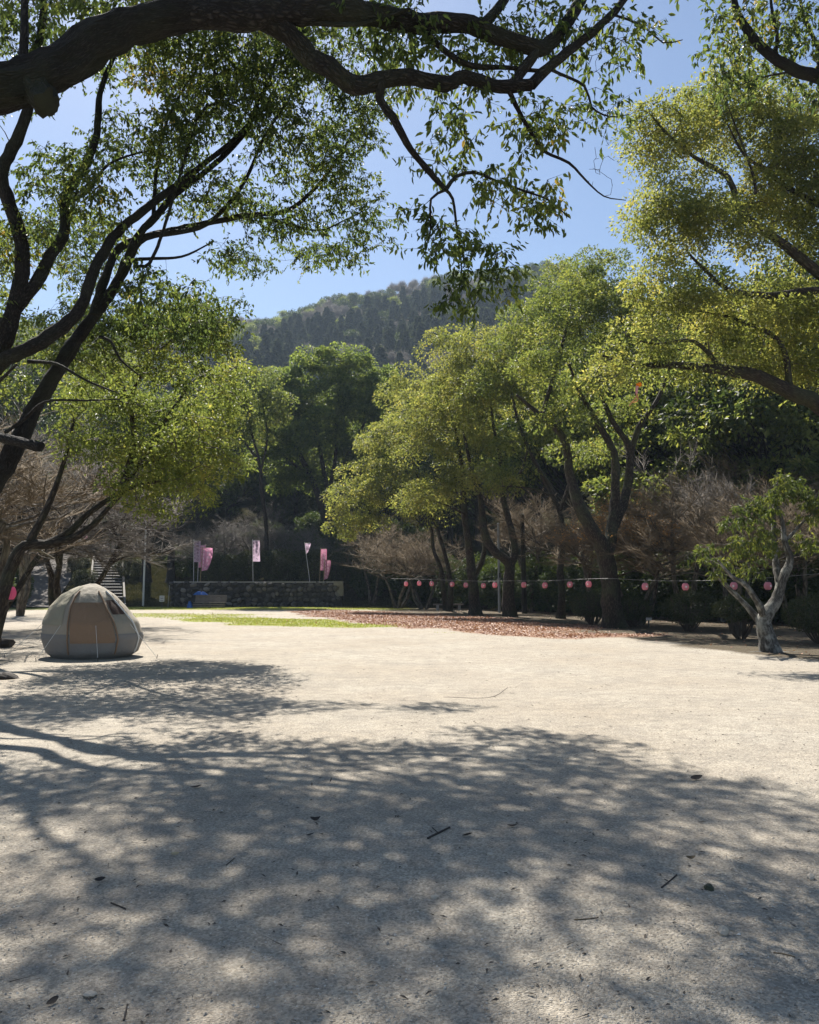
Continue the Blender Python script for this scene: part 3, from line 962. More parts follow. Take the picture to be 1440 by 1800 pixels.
def camphor(label, limbs, lumps, sub, per, L, W, leafm='leaf_camphor', bark='bark', nmax=260, gap=-0.35, shell=0.55, low=-0.35, group=None, name="camphor_tree", flare=0.7, kr=0.012, rmax=0.09, squash=0.66, dfac=1.0):
    """limbs: [(pixel path, r0, r1)]; the first path starts at the foot"""
    b = P(*limbs[0][0][0])
    t = Tree(name, label, b, M[bark], M[leafm], group)
    for i, (pix, r0, r1) in enumerate(limbs):
        pts = [P(*q) for q in pix]
        if i == 0:
            pts[0] = pts[0] - np.array([0, 0, 0.25])
        t.limb(pts, r0, r1, sides=14 if r0 > 0.1 else 8, wob=0.07, step=0.35, flare=flare if i == 0 else 0)
    tg = poisson(in_lumps([lump(*q) for q in lumps], nmax * 5, shell, low, gap), sub * 0.95 * dfac, nmax)
    tg = t.grow(tg, rmax=rmax, rtip=0.012, kr=kr, sides=5, wig=0.12, updir=0.4)
    t.billows(tg, sub, int(per * DENS), L, W, squash)
    t.finish(M['twig_dark'])
    return t


def gp(px, py):
    d = G(px, py)[1]
    return (px, py, d)


# ---- right: near crown reaching in from beyond the frame
camphor("bright leafy tree reaching in from the right edge",
        [([(1580, 1142, 21), (1570, 1000, 21), (1530, 860, 21), (1480, 760, 21.2), (1440, 710, 21.3), (1390, 690, 21.3), (1330, 660, 21.2), (1270, 650, 21), (1180, 641, 20.8), (1110, 642, 20.6), (1060, 625, 20.5)], 0.42, 0.03),
         ([(1570, 1000, 21), (1620, 800, 21.5), (1580, 600, 21.5), (1520, 530, 21.5), (1440, 512, 21.3), (1350, 519, 21), (1280, 508, 20.8), (1235, 470, 20.8), (1210, 445, 20.8)], 0.28, 0.03),
         ([(1580, 600, 21.5), (1500, 520, 21.5), (1440, 480, 21.4), (1385, 435, 21.3), (1305, 375, 21.1), (1280, 312, 21), (1222, 277, 20.8), (1170, 232, 20.6), (1143, 200, 20.5)], 0.2, 0.02),
         ([(1600, 560, 22), (1500, 400, 22), (1440, 360, 22), (1385, 330, 21.8), (1340, 295, 21.6), (1308, 272, 21.6), (1280, 220, 21.6)], 0.16, 0.02),
         ([(1305, 375, 21.1), (1260, 370, 20.8), (1215, 360, 20.6), (1170, 352, 20.5)], 0.06, 0.015),
         ([(1308, 378, 21.1), (1328, 340, 21.0), (1318, 290, 21.0), (1270, 160, 21)], 0.05, 0.015),
         ([(1270, 650, 21), (1220, 600, 20.8), (1150, 605, 20.5), (1100, 590, 20.4)], 0.07, 0.015),
         ([(1390, 690, 21.3), (1370, 600, 21.3), (1290, 560, 21.2), (1220, 545, 21)], 0.1, 0.02)],
        [(1180, 250, 21, 70, 80), (1290, 200, 22, 100, 80), (1170, 400, 20.7, 65, 80), (1270, 390, 21, 90, 90), (1380, 330, 22, 90, 110), (1180, 530, 20.6, 80, 55), (1290, 560, 21, 90, 45),
         (1400, 560, 22, 80, 60), (1420, 430, 22, 70, 70), (1120, 610, 20.4, 65, 35), (1390, 620, 22, 70, 25), (1400, 210, 22, 70, 60), (1560, 350, 22, 110, 150), (1540, 560, 22, 90, 80), (1080, 660, 20.3, 30, 25), (1180, 655, 20.8, 60, 24), (1280, 625, 21.5, 70, 35), (1360, 650, 22, 70, 30), (1430, 660, 22, 60, 30)],
        0.55, 150, 0.098, 0.047, 'leaf_bright', 'bark', nmax=1150, shell=0.25, low=-0.8, dfac=0.75, gap=0.1)
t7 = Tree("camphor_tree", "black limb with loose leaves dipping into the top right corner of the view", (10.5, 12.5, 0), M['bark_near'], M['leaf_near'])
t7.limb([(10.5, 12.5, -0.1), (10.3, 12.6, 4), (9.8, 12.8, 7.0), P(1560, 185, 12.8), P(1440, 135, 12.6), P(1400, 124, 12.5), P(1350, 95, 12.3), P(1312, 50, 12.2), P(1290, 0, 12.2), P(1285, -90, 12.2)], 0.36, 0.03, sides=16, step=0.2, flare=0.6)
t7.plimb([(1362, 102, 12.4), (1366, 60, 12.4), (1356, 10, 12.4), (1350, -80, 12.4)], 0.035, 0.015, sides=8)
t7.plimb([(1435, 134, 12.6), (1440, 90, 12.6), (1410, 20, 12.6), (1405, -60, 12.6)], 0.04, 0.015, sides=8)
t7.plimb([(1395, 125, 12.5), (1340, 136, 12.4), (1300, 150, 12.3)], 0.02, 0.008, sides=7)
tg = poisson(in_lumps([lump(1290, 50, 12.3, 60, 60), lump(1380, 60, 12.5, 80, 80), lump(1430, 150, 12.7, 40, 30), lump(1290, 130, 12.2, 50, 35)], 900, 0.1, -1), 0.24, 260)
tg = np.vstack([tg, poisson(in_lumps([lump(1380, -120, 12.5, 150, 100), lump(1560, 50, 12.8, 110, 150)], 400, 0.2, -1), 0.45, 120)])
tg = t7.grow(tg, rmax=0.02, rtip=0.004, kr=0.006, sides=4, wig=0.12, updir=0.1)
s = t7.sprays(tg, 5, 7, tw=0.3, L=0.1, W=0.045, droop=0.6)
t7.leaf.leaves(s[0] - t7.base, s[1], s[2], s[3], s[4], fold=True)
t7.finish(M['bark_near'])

# ---- the row along the right of the square
camphor("tree with a stout dark trunk right of the poles, the thickest of the row",
        [([gp(1080, 1103), (1076, 1060, 32.4), (1069, 1000, 32.4), (1058, 962, 32.4), (1040, 930, 32.4), (1018, 885, 32.6), (1003, 838, 33), (990, 770, 33), (952, 732, 33), (908, 694, 33)], 0.41, 0.06),
         ([(1066, 985, 32.4), (1076, 930, 32.8), (1082, 860, 33.2), (1078, 796, 33.4), (1045, 733, 33.4), (1020, 692, 33.2), (1000, 640, 33)], 0.26, 0.05),
         ([(1076, 930, 32.8), (1100, 870, 33.8), (1108, 812, 34), (1105, 782, 34), (1074, 735, 34), (1055, 680, 34), (1050, 620, 34)], 0.22, 0.05),
         ([(1107, 800, 34), (1118, 765, 34), (1130, 740, 34), (1158, 699, 34), (1180, 640, 34)], 0.15, 0.05),
         ([(952, 732, 33), (965, 690, 33), (985, 620, 33), (1000, 560, 33)], 0.1, 0.04)],
        [(1050, 560, 33, 70, 50), (1085, 640, 33, 60, 45), (1010, 520, 34, 50, 45), (1000, 600, 33, 50, 50), (960, 660, 33, 50, 40), (1060, 690, 32.5, 40, 25), (1095, 540, 33, 50, 60), (1160, 620, 34, 60, 40), (1060, 480, 35, 55, 40), (990, 740, 32.5, 40, 24), (1110, 720, 34, 34, 20), (1010, 800, 33, 30, 18)],
        0.75, 200, 0.125, 0.062, 'leaf_camphor', 'bark', nmax=260)
camphor("slender tree with a bent trunk left of the thickest trunk of the row",
        [([gp(985, 1087), (988, 1050, 41.5), (985, 1000, 41.5), (990, 950, 41.5), (984, 900, 41.7), (960, 850, 42), (935, 800, 42), (912, 745, 42), (900, 690, 42)], 0.2, 0.05),
         ([(984, 900, 41.7), (1000, 850, 41.7), (1004, 800, 41.8), (985, 740, 42)], 0.1, 0.03),
         ([(945, 820, 42), (975, 868, 41), (930, 858, 41), (880, 855, 41)], 0.07, 0.03)],
        [(940, 590, 42, 60, 50), (905, 660, 42, 60, 50), (970, 560, 43, 50, 45), (960, 700, 42, 40, 30), (870, 690, 42, 45, 40), (985, 500, 44, 45, 30), (910, 780, 42, 32, 26), (955, 770, 41.5, 35, 24), (890, 840, 41, 34, 22)],
        0.85, 200, 0.14, 0.07, 'leaf_camphor', 'bark', nmax=200)
camphor("twisted two-stemmed tree with a hollow trunk beside the grey pole",
        [([gp(897, 1084), (893, 1045, 44.5), (896, 1005, 44.5), (890, 985, 44.5), (865, 965, 44.5), (850, 930, 44.5), (845, 880, 44.7), (830, 830, 45), (815, 760, 45)], 0.34, 0.06),
         ([(895, 1010, 44.5), (905, 965, 44.5), (896, 920, 44.7), (884, 870, 45), (880, 810, 45), (868, 750, 45), (860, 690, 45)], 0.22, 0.05),
         ([(884, 870, 45), (915, 830, 45), (930, 780, 45)], 0.1, 0.03)],
        [(845, 640, 45, 60, 50), (875, 720, 45, 55, 45), (810, 700, 45, 50, 50), (850, 780, 45, 45, 35), (850, 855, 44, 45, 32), (800, 620, 47, 45, 40), (890, 610, 46, 45, 40)],
        0.9, 205, 0.148, 0.074, 'leaf_bright', 'bark', nmax=200)
camphor("tall forked tree in the middle of the row behind the fallen leaves",
        [([gp(837, 1081), (832, 1040, 47), (828, 1000, 47), (825, 960, 47), (818, 920, 47), (815, 880, 47.3), (812, 820, 47.5), (800, 750, 48)], 0.32, 0.06),
         ([(832, 1015, 47), (848, 985, 47), (854, 940, 47), (850, 900, 47), (835, 850, 47)], 0.17, 0.06),
         ([(818, 905, 47), (790, 890, 46.5), (760, 880, 46.5)], 0.08, 0.03)],
        [(775, 760, 48, 60, 45), (745, 720, 49, 45, 40), (800, 690, 49, 45, 40), (760, 800, 47, 45, 35), (785, 860, 46, 42, 30), (750, 880, 46, 42, 40), (820, 760, 48, 45, 40)],
        0.9, 205, 0.148, 0.074, 'leaf_bright', 'bark', nmax=200)
camphor("leaning twin-stemmed tree at the far end of the row with a low pale green crown",
        [([gp(790, 1074), (792, 1040, 54.5), (788, 1000, 54.5), (778, 960, 54.5), (765, 920, 54.5), (745, 870, 55), (715, 830, 55)], 0.2, 0.05),
         ([gp(783, 1073), (780, 1040, 55), (775, 1000, 55), (762, 965, 55), (758, 930, 55), (735, 900, 55), (690, 870, 55), (650, 880, 55)], 0.18, 0.05),
         ([(745, 870, 55), (720, 800, 55), (690, 760, 56)], 0.08, 0.03)],
        [(640, 880, 55, 48, 40), (700, 855, 55, 48, 40), (615, 910, 55, 30, 25), (600, 938, 54.5, 28, 22), (640, 925, 54.5, 30, 20), (742, 905, 54, 34, 26), (690, 780, 57, 55, 45), (735, 750, 58, 45, 40), (660, 830, 56, 40, 30), (730, 690, 60, 50, 40)],
        1.0, 220, 0.17, 0.085, 'leaf_bright', 'bark', nmax=230)

camphor("leafy tree behind the many-limbed one, mostly cut off by the left edge",
        [([(-130, 1137, 22), (-125, 1000, 22), (-120, 850, 22), (-100, 720, 22), (-60, 600, 22), (-20, 520, 22)], 0.3, 0.06),
         ([(-120, 850, 22), (-60, 740, 21.5), (-10, 680, 21), (30, 640, 21)], 0.12, 0.03),
         ([(-100, 720, 22), (-150, 600, 22.5), (-200, 500, 22.5)], 0.14, 0.04)],
        [(-70, 500, 22, 110, 80), (10, 610, 21.5, 55, 45), (-140, 620, 22, 90, 90), (-40, 700, 21, 70, 40), (-200, 480, 22.5, 110, 100), (-20, 430, 22.5, 70, 50)],
        0.55, 60, 0.12, 0.055, 'leaf_camphor', 'bark', nmax=420, shell=0.3, low=-0.8)
# ---- centre: the big round crown behind the stone wall
zb = gz(-8.5, 86)
camphor("big round dark crown on many stems, on the slope behind the stone wall",
        [([(585, 1032 - (zb - CAM_Z) / 86 * FPX, 86), (575, 930, 86), (565, 890, 86), (548, 840, 86), (522, 790, 86), (500, 740, 86), (490, 690, 86)], 0.5, 0.08),
         ([(576, 935, 86), (578, 880, 86), (566, 810, 86), (552, 730, 86), (545, 670, 86)], 0.32, 0.08),
         ([(580, 930, 86), (592, 870, 86), (612, 800, 86), (640, 745, 86), (655, 700, 86)], 0.32, 0.08),
         ([(584, 900, 86), (600, 860, 86), (630, 825, 86), (665, 780, 86)], 0.2, 0.08),
         ([(578, 870, 86), (590, 800, 86), (592, 730, 86), (600, 660, 86)], 0.22, 0.08),
         ([(548, 840, 86), (500, 800, 86), (465, 750, 86)], 0.18, 0.08)],
        [(460, 730, 85, 40, 60), (675, 700, 86, 25, 45), (565, 700, 86, 75, 75), (500, 740, 86, 55, 65), (640, 725, 86, 45, 70), (560, 780, 86, 95, 60), (470, 800, 86, 35, 35), (655, 810, 86, 30, 45), (530, 850, 87, 60, 35), (620, 660, 86, 40, 35), (510, 670, 86, 40, 35)],
        1.1, 170, 0.27, 0.15, 'leaf_mid', 'bark_dark', nmax=560, shell=0.45, low=-0.5)
# ---- left middle
camphor("yellow-green tree on the left, its low bent trunk leaning over the path",
        [([(-30, 1160, 18), (5, 1050, 17.6), (16, 1011, 17.6), (25, 986, 17.6), (36, 965, 17.6), (52, 956, 17.7), (80, 957, 17.8), (106, 945, 17.9), (126, 932, 18.0), (150, 908, 18.2), (180, 885, 18.3), (213, 862, 18.6), (243, 823, 18.6), (300, 800, 18.8)], 0.17, 0.025),
         ([(82, 957, 17.8), (125, 948, 17.9), (152, 932, 18.0), (176, 910, 18.2), (210, 872, 18.4), (250, 850, 18.6), (300, 845, 18.8)], 0.1, 0.02),
         ([(225, 700, 19.0), (190, 640, 18.0), (170, 600, 17.4), (150, 575, 17.2)], 0.05, 0.015),
         ([(225, 700, 19.0), (262, 640, 18.0), (300, 600, 17.4), (350, 575, 17.2)], 0.05, 0.015),
         ([(213, 862, 18.6), (235, 780, 18.9), (225, 700, 19.0), (200, 650, 19.2)], 0.09, 0.03),
         ([(243, 823, 18.6), (290, 740, 18.9), (330, 680, 19.2)], 0.07, 0.03),
         ([(50, 956, 17.7), (80, 900, 17.9), (110, 820, 18.2), (130, 740, 18.6)], 0.09, 0.03)],
        [(130, 645, 17.5, 50, 28, 90), (210, 650, 17.3, 60, 30, 90), (310, 650, 17.3, 65, 32, 90), (385, 685, 19.3, 35, 30, 115), (150, 715, 19, 50, 35, 115), (250, 715, 19, 65, 38, 115), (345, 745, 19, 50, 40, 115), (205, 790, 18.8, 55, 35, 115), (300, 800, 18.8, 55, 42, 115), (378, 815, 19, 38, 42, 115), (140, 790, 18.5, 35, 25, 115), (245, 858, 18.6, 50, 26, 115), (330, 868, 18.8, 45, 26, 115), (262, 900, 18.6, 32, 14, 115), (420, 660, 19.3, 20, 20, 115), (170, 665, 21.5, 100, 50, 60), (345, 730, 21.5, 75, 70, 60), (270, 830, 21, 100, 55, 60), (160, 590, 17.2, 65, 28, 70), (265, 580, 17.2, 65, 26, 70), (355, 575, 17.2, 55, 24, 70), (240, 620, 17.0, 110, 24, 60), (380, 620, 17.0, 40, 24, 60)],
        0.33, 46, 0.095, 0.042, 'leaf_camphor', 'bark', nmax=1150, shell=0.2, low=-0.95, dfac=0.95, gap=0.5)
zb = gz(-24.2, 76)
camphor("tree with a black upright trunk behind the white pole on the grassy bank",
        [([(258, 1032 - (zb - CAM_Z) / 76 * FPX, 76), (257, 940, 76), (258, 900, 76), (262, 840, 76), (270, 780, 76)], 0.42, 0.2),
         ([(257, 905, 76), (290, 850, 76), (310, 790, 76)], 0.2, 0.1),
         ([(258, 890, 76), (230, 850, 76), (200, 800, 76)], 0.2, 0.1)],
        [(260, 760, 77, 80, 60), (320, 800, 77, 60, 50), (200, 790, 77, 60, 50)], 1.2, 170, 0.26, 0.14, 'leaf_dark', 'bark_dark', nmax=120)
zb = gz(-12.8, 73)
camphor("thin tall tree with a yellowish crown left of the big round crown",
        [([(470, 1032 - (zb - CAM_Z) / 73 * FPX, 73), (468, 930, 73), (462, 870, 73), (455, 810, 73), (440, 750, 73), (432, 700, 73)], 0.22, 0.06),
         ([(465, 900, 73), (458, 840, 73), (470, 770, 73), (462, 710, 73)], 0.14, 0.05),
         ([(455, 810, 73), (420, 760, 73), (405, 700, 73)], 0.12, 0.05)],
        [(440, 690, 73, 50, 45), (405, 720, 73, 40, 40), (475, 730, 73, 35, 45), (430, 770, 73, 40, 25)], 0.9, 120, 0.22, 0.12, 'leaf_camphor', 'bark_dark', nmax=110)
zb = gz(-20.8, 76)
camphor("crooked dark tree left of the banners with low spreading limbs",
        [([(300, 1032 - (zb - CAM_Z) / 76 * FPX, 76), (302, 955, 76), (310, 925, 76), (312, 895, 76), (325, 860, 76)], 0.4, 0.1),
         ([(308, 935, 76), (330, 920, 76), (345, 895, 76), (370, 870, 76)], 0.18, 0.07),
         ([(311, 905, 76), (295, 880, 76), (280, 850, 76)], 0.2, 0.07)],
        [(320, 840, 76, 55, 30), (370, 850, 76, 45, 28)], 1.1, 130, 0.24, 0.13, 'leaf_dark', 'bark_dark', nmax=60)

# ---- front right: small pale-barked tree with long drooping leaves
t = Tree("bay_tree", "small pale-barked forked tree with long drooping leaves at the gravel's right edge", P(*gp(1356, 1146)), M['bark_pale'], M['leaf_bay'])
D0 = gp(1356, 1146)[2]
t.limb([P(1356, 1150, D0), P(1350, 1125, D0), P(1342, 1100, D0), P(1348, 1078, D0), P(1363, 1058, D0), P(1376, 1018, D0), P(1389, 985, D0), P(1380, 952, D0), P(1376, 920, D0 + .1), P(1367, 890, D0 + .2)], 0.2, 0.03, sides=18, wob=0.06, step=0.12, flare=0.45)
t.plimb([(1372, 1030, D0), (1366, 1005, D0 + .2), (1363, 970, D0 + .4), (1360, 905, D0 + .6), (1372, 860, D0 + .7)], 0.1, 0.03, sides=12, step=0.12)
t.plimb([(1345, 1090, D0), (1334, 1062, D0 - .2), (1312, 1030, D0 - .3), (1285, 1012, D0 - .5), (1262, 985, D0 - .6)], 0.1, 0.025, sides=12, step=0.12)
t.plimb([(1342, 1100, D0), (1322, 1076, D0 + .2), (1293, 1045, D0 + .4), (1262, 1013, D0 + .5), (1248, 975, D0 + .6)], 0.095, 0.025, sides=12, step=0.12)
t.plimb([(1380, 952, D0), (1410, 920, D0), (1440, 890, D0)], 0.05, 0.02, sides=8, step=0.12)
for px, ln in ((1330, 0.5), (1385, 0.6), (1372, 0.4)):
    e = P(px, 1158, D0)
    t.limb([P(1356, 1135, D0), (e + P(1356, 1140, D0)) / 2, np.array([e[0] + (0.25 if px > 1356 else -0.25), e[1], -0.03])], 0.12, 0.03, sides=9, step=0.1, name="root")
tg = poisson(in_lumps([lump(*q) for q in [(1258, 975, D0, 38, 25), (1290, 960, D0, 38, 28), (1330, 950, D0, 40, 35), (1335, 900, D0, 45, 35), (1390, 868, D0, 50, 30), (1430, 890, D0, 40, 40), (1315, 1000, D0, 30, 12), (1425, 955, D0, 30, 25), (1290, 920, D0, 25, 18), (1260, 1005, D0, 25, 10), (1480, 900, D0, 40, 50)]], 1900, 0.1, -0.8, 0.45), 0.17, 420)
tg = t.grow(tg, rmax=0.03, rtip=0.005, kr=0.012, sides=4, updir=0.3)
s = t.sprays(tg, 4, 8, tw=0.17, L=0.14, W=0.04, droop=0.7)
t.leaf.leaves(s[0] - t.base, s[1], s[2], s[3], s[4])
t.finish(M['bark_pale'])


# ------------------------------------------------------------------ leafless trees
def bare(seed, H, spread, stems, twigs, r0=0.13, flat=0.55, twl=0.5, lean=(0, 0), clear=0.6):
    """branching without leaves: local meshes (trunk, branches)"""
    g = np.random.default_rng(seed)
    tr, br = MB(), MB()
    seg = []

    def path(p, d, L, n, up, wig):
        pts = [p]
        for i in range(n):
            d = d + g.normal(0, wig, 3) + np.array([0, 0, up])
            d /= np.linalg.norm(d)
            pts.append(pts[-1] + d * L / n)
        return np.array(pts), d
    tips = []

    def grow(p, d, L, r, lv):
        n = 6 if lv < 2 else 4
        pts, de = path(p, d, L, n, 0.05 if lv == 0 else 0.03 * (1 if lv < 2 else 0.5), 0.13)
        rad = np.linspace(r, r * 0.5, n + 1)
        (tr if lv <= 2 else br).tube(pts, rad, 9 if lv == 0 else (6 if lv == 1 else 4), 0.04, cap=False)
        if lv == 3:
            tips.append(pts)
            return
        k = [5, 5, 5][lv]
        for i in range(k):
            q = g.uniform(clear if lv == 0 else 0.3, 1.0) if i < k - 1 else 1.0
            j = q * n
            a = pts[min(int(j), n - 1)] * (1 - (j - min(int(j), n - 1))) + pts[min(int(j) + 1, n)] * (j - min(int(j), n - 1))
            v = de * 0.5 + g.normal(0, 1, 3) * np.array([spread, spread, flat]) * 0.8 + np.array([0, 0, 0.18])
            v /= np.linalg.norm(v)
            grow(a, v, L * g.uniform(0.5, 0.75), max(0.006, r * 0.5 * (1 - 0.3 * q)), lv + 1)
    for s in range(stems):
        a = 2 * math.pi * s / stems + g.uniform(-0.5, 0.5)
        d = np.array([math.cos(a) * 0.45 * (stems > 1) + lean[0], math.sin(a) * 0.45 * (stems > 1) + lean[1], 1.0])
        grow(np.array([0.1 * math.cos(a) * (stems > 1), 0.1 * math.sin(a) * (stems > 1), -0.15]), d / np.linalg.norm(d), H * 0.45 * g.uniform(0.85, 1.15), r0, 0)
    T = np.array(tips)
    n = len(T)
    per = max(1, twigs // n)
    idx = np.repeat(np.arange(n), per)
    u = g.uniform(0.1, 1.0, len(idx)) * (T.shape[1] - 1)
    k = np.minimum(u.astype(int), T.shape[1] - 2)
    p0 = T[idx, k] * (1 - (u - k))[:, None] + T[idx, k + 1] * (u - k)[:, None]
    d = T[idx, -1] - T[idx, 0]
    d /= np.linalg.norm(d, axis=1, keepdims=True)
    d = d * 0.9 + g.normal(0, 0.55, (len(idx), 3)) * np.array([1, 1, flat]) + np.array([0, 0, 0.12])
    d /= np.linalg.norm(d, axis=1, keepdims=True)
    p1 = p0 + d * (twl * g.uniform(0.4, 1.3, len(idx)))[:, None]
    br.spikes(p0, p1, 0.007)
    # second order twiglets
    i2 = g.integers(0, len(p0), len(p0))
    w = g.uniform(0.3, 0.9, len(i2))[:, None]
    q0 = p0[i2] * (1 - w) + p1[i2] * w
    d2 = d[i2] + g.normal(0, 0.6, (len(i2), 3)) * np.array([1, 1, flat])
    d2 /= np.linalg.norm(d2, axis=1, keepdims=True)
    br.spikes(q0, q0 + d2 * (twl * 0.6 * g.uniform(0.4, 1.2, len(i2)))[:, None], 0.0045)
    return tr, br, p1


BARE = {}


def bare_proto(key, name, tmat, bmat, **kw):
    tr, br, tips = bare(**kw)
    BARE[key] = (name, tr.mesh("trunk", tmat, True, True), br.mesh("branches", bmat, True), tips)


bare_proto('maple_a', "bare_maple", M['bark_maple'], M['twig_brown'], seed=3, H=6.2, spread=1.3, stems=3, twigs=4200, r0=0.11, flat=0.13, twl=0.5, clear=0.75)
bare_proto('maple_b', "bare_maple", M['bark_maple'], M['twig_brown'], seed=8, H=7.0, spread=1.15, stems=2, twigs=4200, r0=0.13, flat=0.22, twl=0.55, clear=0.7)
bare_proto('grey_a', "bare_tree", M['bark_pale'], M['twig_grey'], seed=5, H=7.0, spread=0.9, stems=2, twigs=4500, r0=0.13, flat=0.7, twl=0.65)
bare_proto('grey_b', "bare_tree", M['bark'], M['twig_grey'], seed=15, H=6.0, spread=1.2, stems=3, twigs=5000, r0=0.1, flat=0.5, twl=0.6)


def put_bare(key, px, d, rz, sc, label, group, pyoff=None):
    x = (px - 720) / FPX * d
    name, tm, bm, tips = BARE[key]
    z = gz(x, d)
    t = thing(name, label, "tree", (x, d, z), rz, group)
    t.scale = (sc, sc, sc)
    link("trunk", tm, t)
    link("branches", bm, t, "stuff")
    return t


g1 = "leafless maples under the row of trees"
a = put_bare('maple_a', 1115, 35, 0.3, 1.15, "wide flat-topped bare maple with golden flecks beside the thickest trunk", g1)
gm = MB()  # golden leaf-shaped flecks scattered over the upper twig tips
tips = BARE['maple_a'][3]
top = tips[tips[:, 2] > np.quantile(tips[:, 2], 0.55)]
c = top[rng.integers(0, len(top), 3600)] + rng.normal(0, 0.06, (3600, 3))
gm.leaves(c, rng.normal(size=(3600, 3)) * [1, 1, 0.5], rng.normal(0, 0.5, (3600, 3)) + [0, 0, 1], rng.uniform(0.06, 0.11, 3600), 0.05)
link("golden_flecks", gm.mesh("golden_flecks", M['leaf_golden'], False), a, "stuff")
put_bare('maple_b', 1030, 39, 1.7, 1.0, "bare maple with amber twigs behind the slender bent trunk", g1)
put_bare('maple_b', 1210, 34, 4.0, 1.1, "bare brown maple behind the round shrub and the lanterns", g1)
put_bare('maple_a', 1290, 30, 2.2, 1.15, "bare maple with pale twisted branches behind the small forked tree", g1)
put_bare('maple_a', 1400, 33, 5.1, 1.2, "bare brown maple at the right edge above the shrubs", g1)
put_bare('maple_b', 1150, 44, 0.9, 1.2, "tall bare maple high on the bank above the lanterns", g1)
put_bare('maple_b', 1330, 42, 3.1, 1.35, "bare tree highest on the bank behind the small forked tree", g1)
put_bare('maple_a', 700, 62, 0.4, 1.3, "bare maple leaning over the grass slope right of the stone wall", g1)
put_bare('maple_b', 655, 68, 2.6, 1.2, "bare brown tree beside the stone wall's right end", g1)
put_bare('maple_a', 745, 60, 3.9, 1.25, "bare maple behind the twin-stemmed tree", g1)
put_bare('maple_b', 930, 52, 5.3, 1.3, "bare brown maple behind the grey pole", g1)
put_bare('grey_a', 1270, 38, 1.0, 1.3, "pale-barked leafless tree rising above the bare maples", "pale leafless trees on the right bank")
g2 = "grey leafless trees behind the banners"
for i, (k, px, d, rz, sc, lb) in enumerate([('grey_b', 360, 74, 0.5, 1.0, "grey leafless tree behind the two leftmost banners"), ('grey_b', 415, 76, 2.0, 1.05, "grey leafless tree between the banner clusters"),
                                       ('grey_a', 500, 77, 3.4, 1.0, "upright grey leafless tree behind the middle banner"), ('grey_b', 540, 75, 4.4, 0.9, "low grey leafless tree left of the leaning banner pole"),
                                       ('grey_b', 450, 82, 5.6, 1.2, "grey leafless tree farther up the bank behind the middle banner")]):
    put_bare(k, px, d, rz, sc, lb, g2)
g3 = "leafless trees around the sloping path"
for k, px, d, rz, sc, lb in [('maple_a', -70, 22, 0.8, 1.45, "fine-twigged bare tree at the left edge behind the bent trunk"), ('grey_b', 110, 33, 2.9, 1.6, "bare grey tree over the foot of the sloping path"),
                             ('grey_b', -20, 30, 4.3, 1.6, "bare tree at the left edge above the path's earth bank"), ('grey_b', 150, 94, 1.2, 1.3, "pinkish-grey bare cherry at the top of the path"),
                             ('grey_b', 60, 98, 3.2, 1.5, "pinkish-grey bare cherry behind the upper pink banner"), ('grey_b', 215, 97, 5.0, 1.3, "pinkish-grey bare cherry above the stairs"),
                             ('maple_b', 40, 46, 2.1, 1.5, "bare brown tree halfway along the left bank"), ('grey_b', 0, 84, 0.1, 1.6, "bare tree beside the top of the path at the left edge")]:
    put_bare(k, px, d, rz, sc, lb, g3)


# ------------------------------------------------------------------ evergreens of the wood behind
def wood_proto(seed, H, R, leafm, per=150, L=0.3):
    global rng
    keep = rng
    rng = np.random.default_rng(seed)
    base = np.zeros(3)
    tr, br, lf = MB(), MB(), MB()
    tr.tube(catmull([(0, 0, -0.5), (0.1, 0.1, H * 0.25), (-0.1, 0.2, H * 0.55), (0.1, 0, H * 0.85)], 0.8), np.linspace(0.3, 0.08, len(catmull([(0, 0, -0.5), (0.1, 0.1, H * 0.25), (-0.1, 0.2, H * 0.55), (0.1, 0, H * 0.85)], 0.8))), 9, 0.06)
    lumps = [((rng.normal(0, R * 0.3), rng.normal(0, R * 0.3), H * h), (R * w, R * w, H * 0.16)) for h, w in ((0.35, 0.85), (0.5, 1.0), (0.65, 0.95), (0.8, 0.75), (0.9, 0.5))]
    tg = poisson(in_lumps(lumps, 900, 0.55, -0.4), 1.15, 120)
    for q in tg:
        h = max(H * 0.15, q[2] - 0.6 * math.hypot(q[0], q[1]) - 0.5)
        p0 = np.array([0, 0.1, h])
        br.tube(np.array([p0, (p0 + q) / 2 + [0, 0, -0.2], q]), [0.07, 0.05, 0.02], 4, 0, cap=False)
    T = Tree.__new__(Tree)
    T.base, T.leaf = base, lf
    T.billows(tg, 1.05, per, L, L * 0.55, 0.75)
    rng = keep
    return tr.mesh("trunk", M['bark_dark'], True, True), br.mesh("branches", M['bark_dark'], True), lf.mesh("foliage", M[leafm], False)


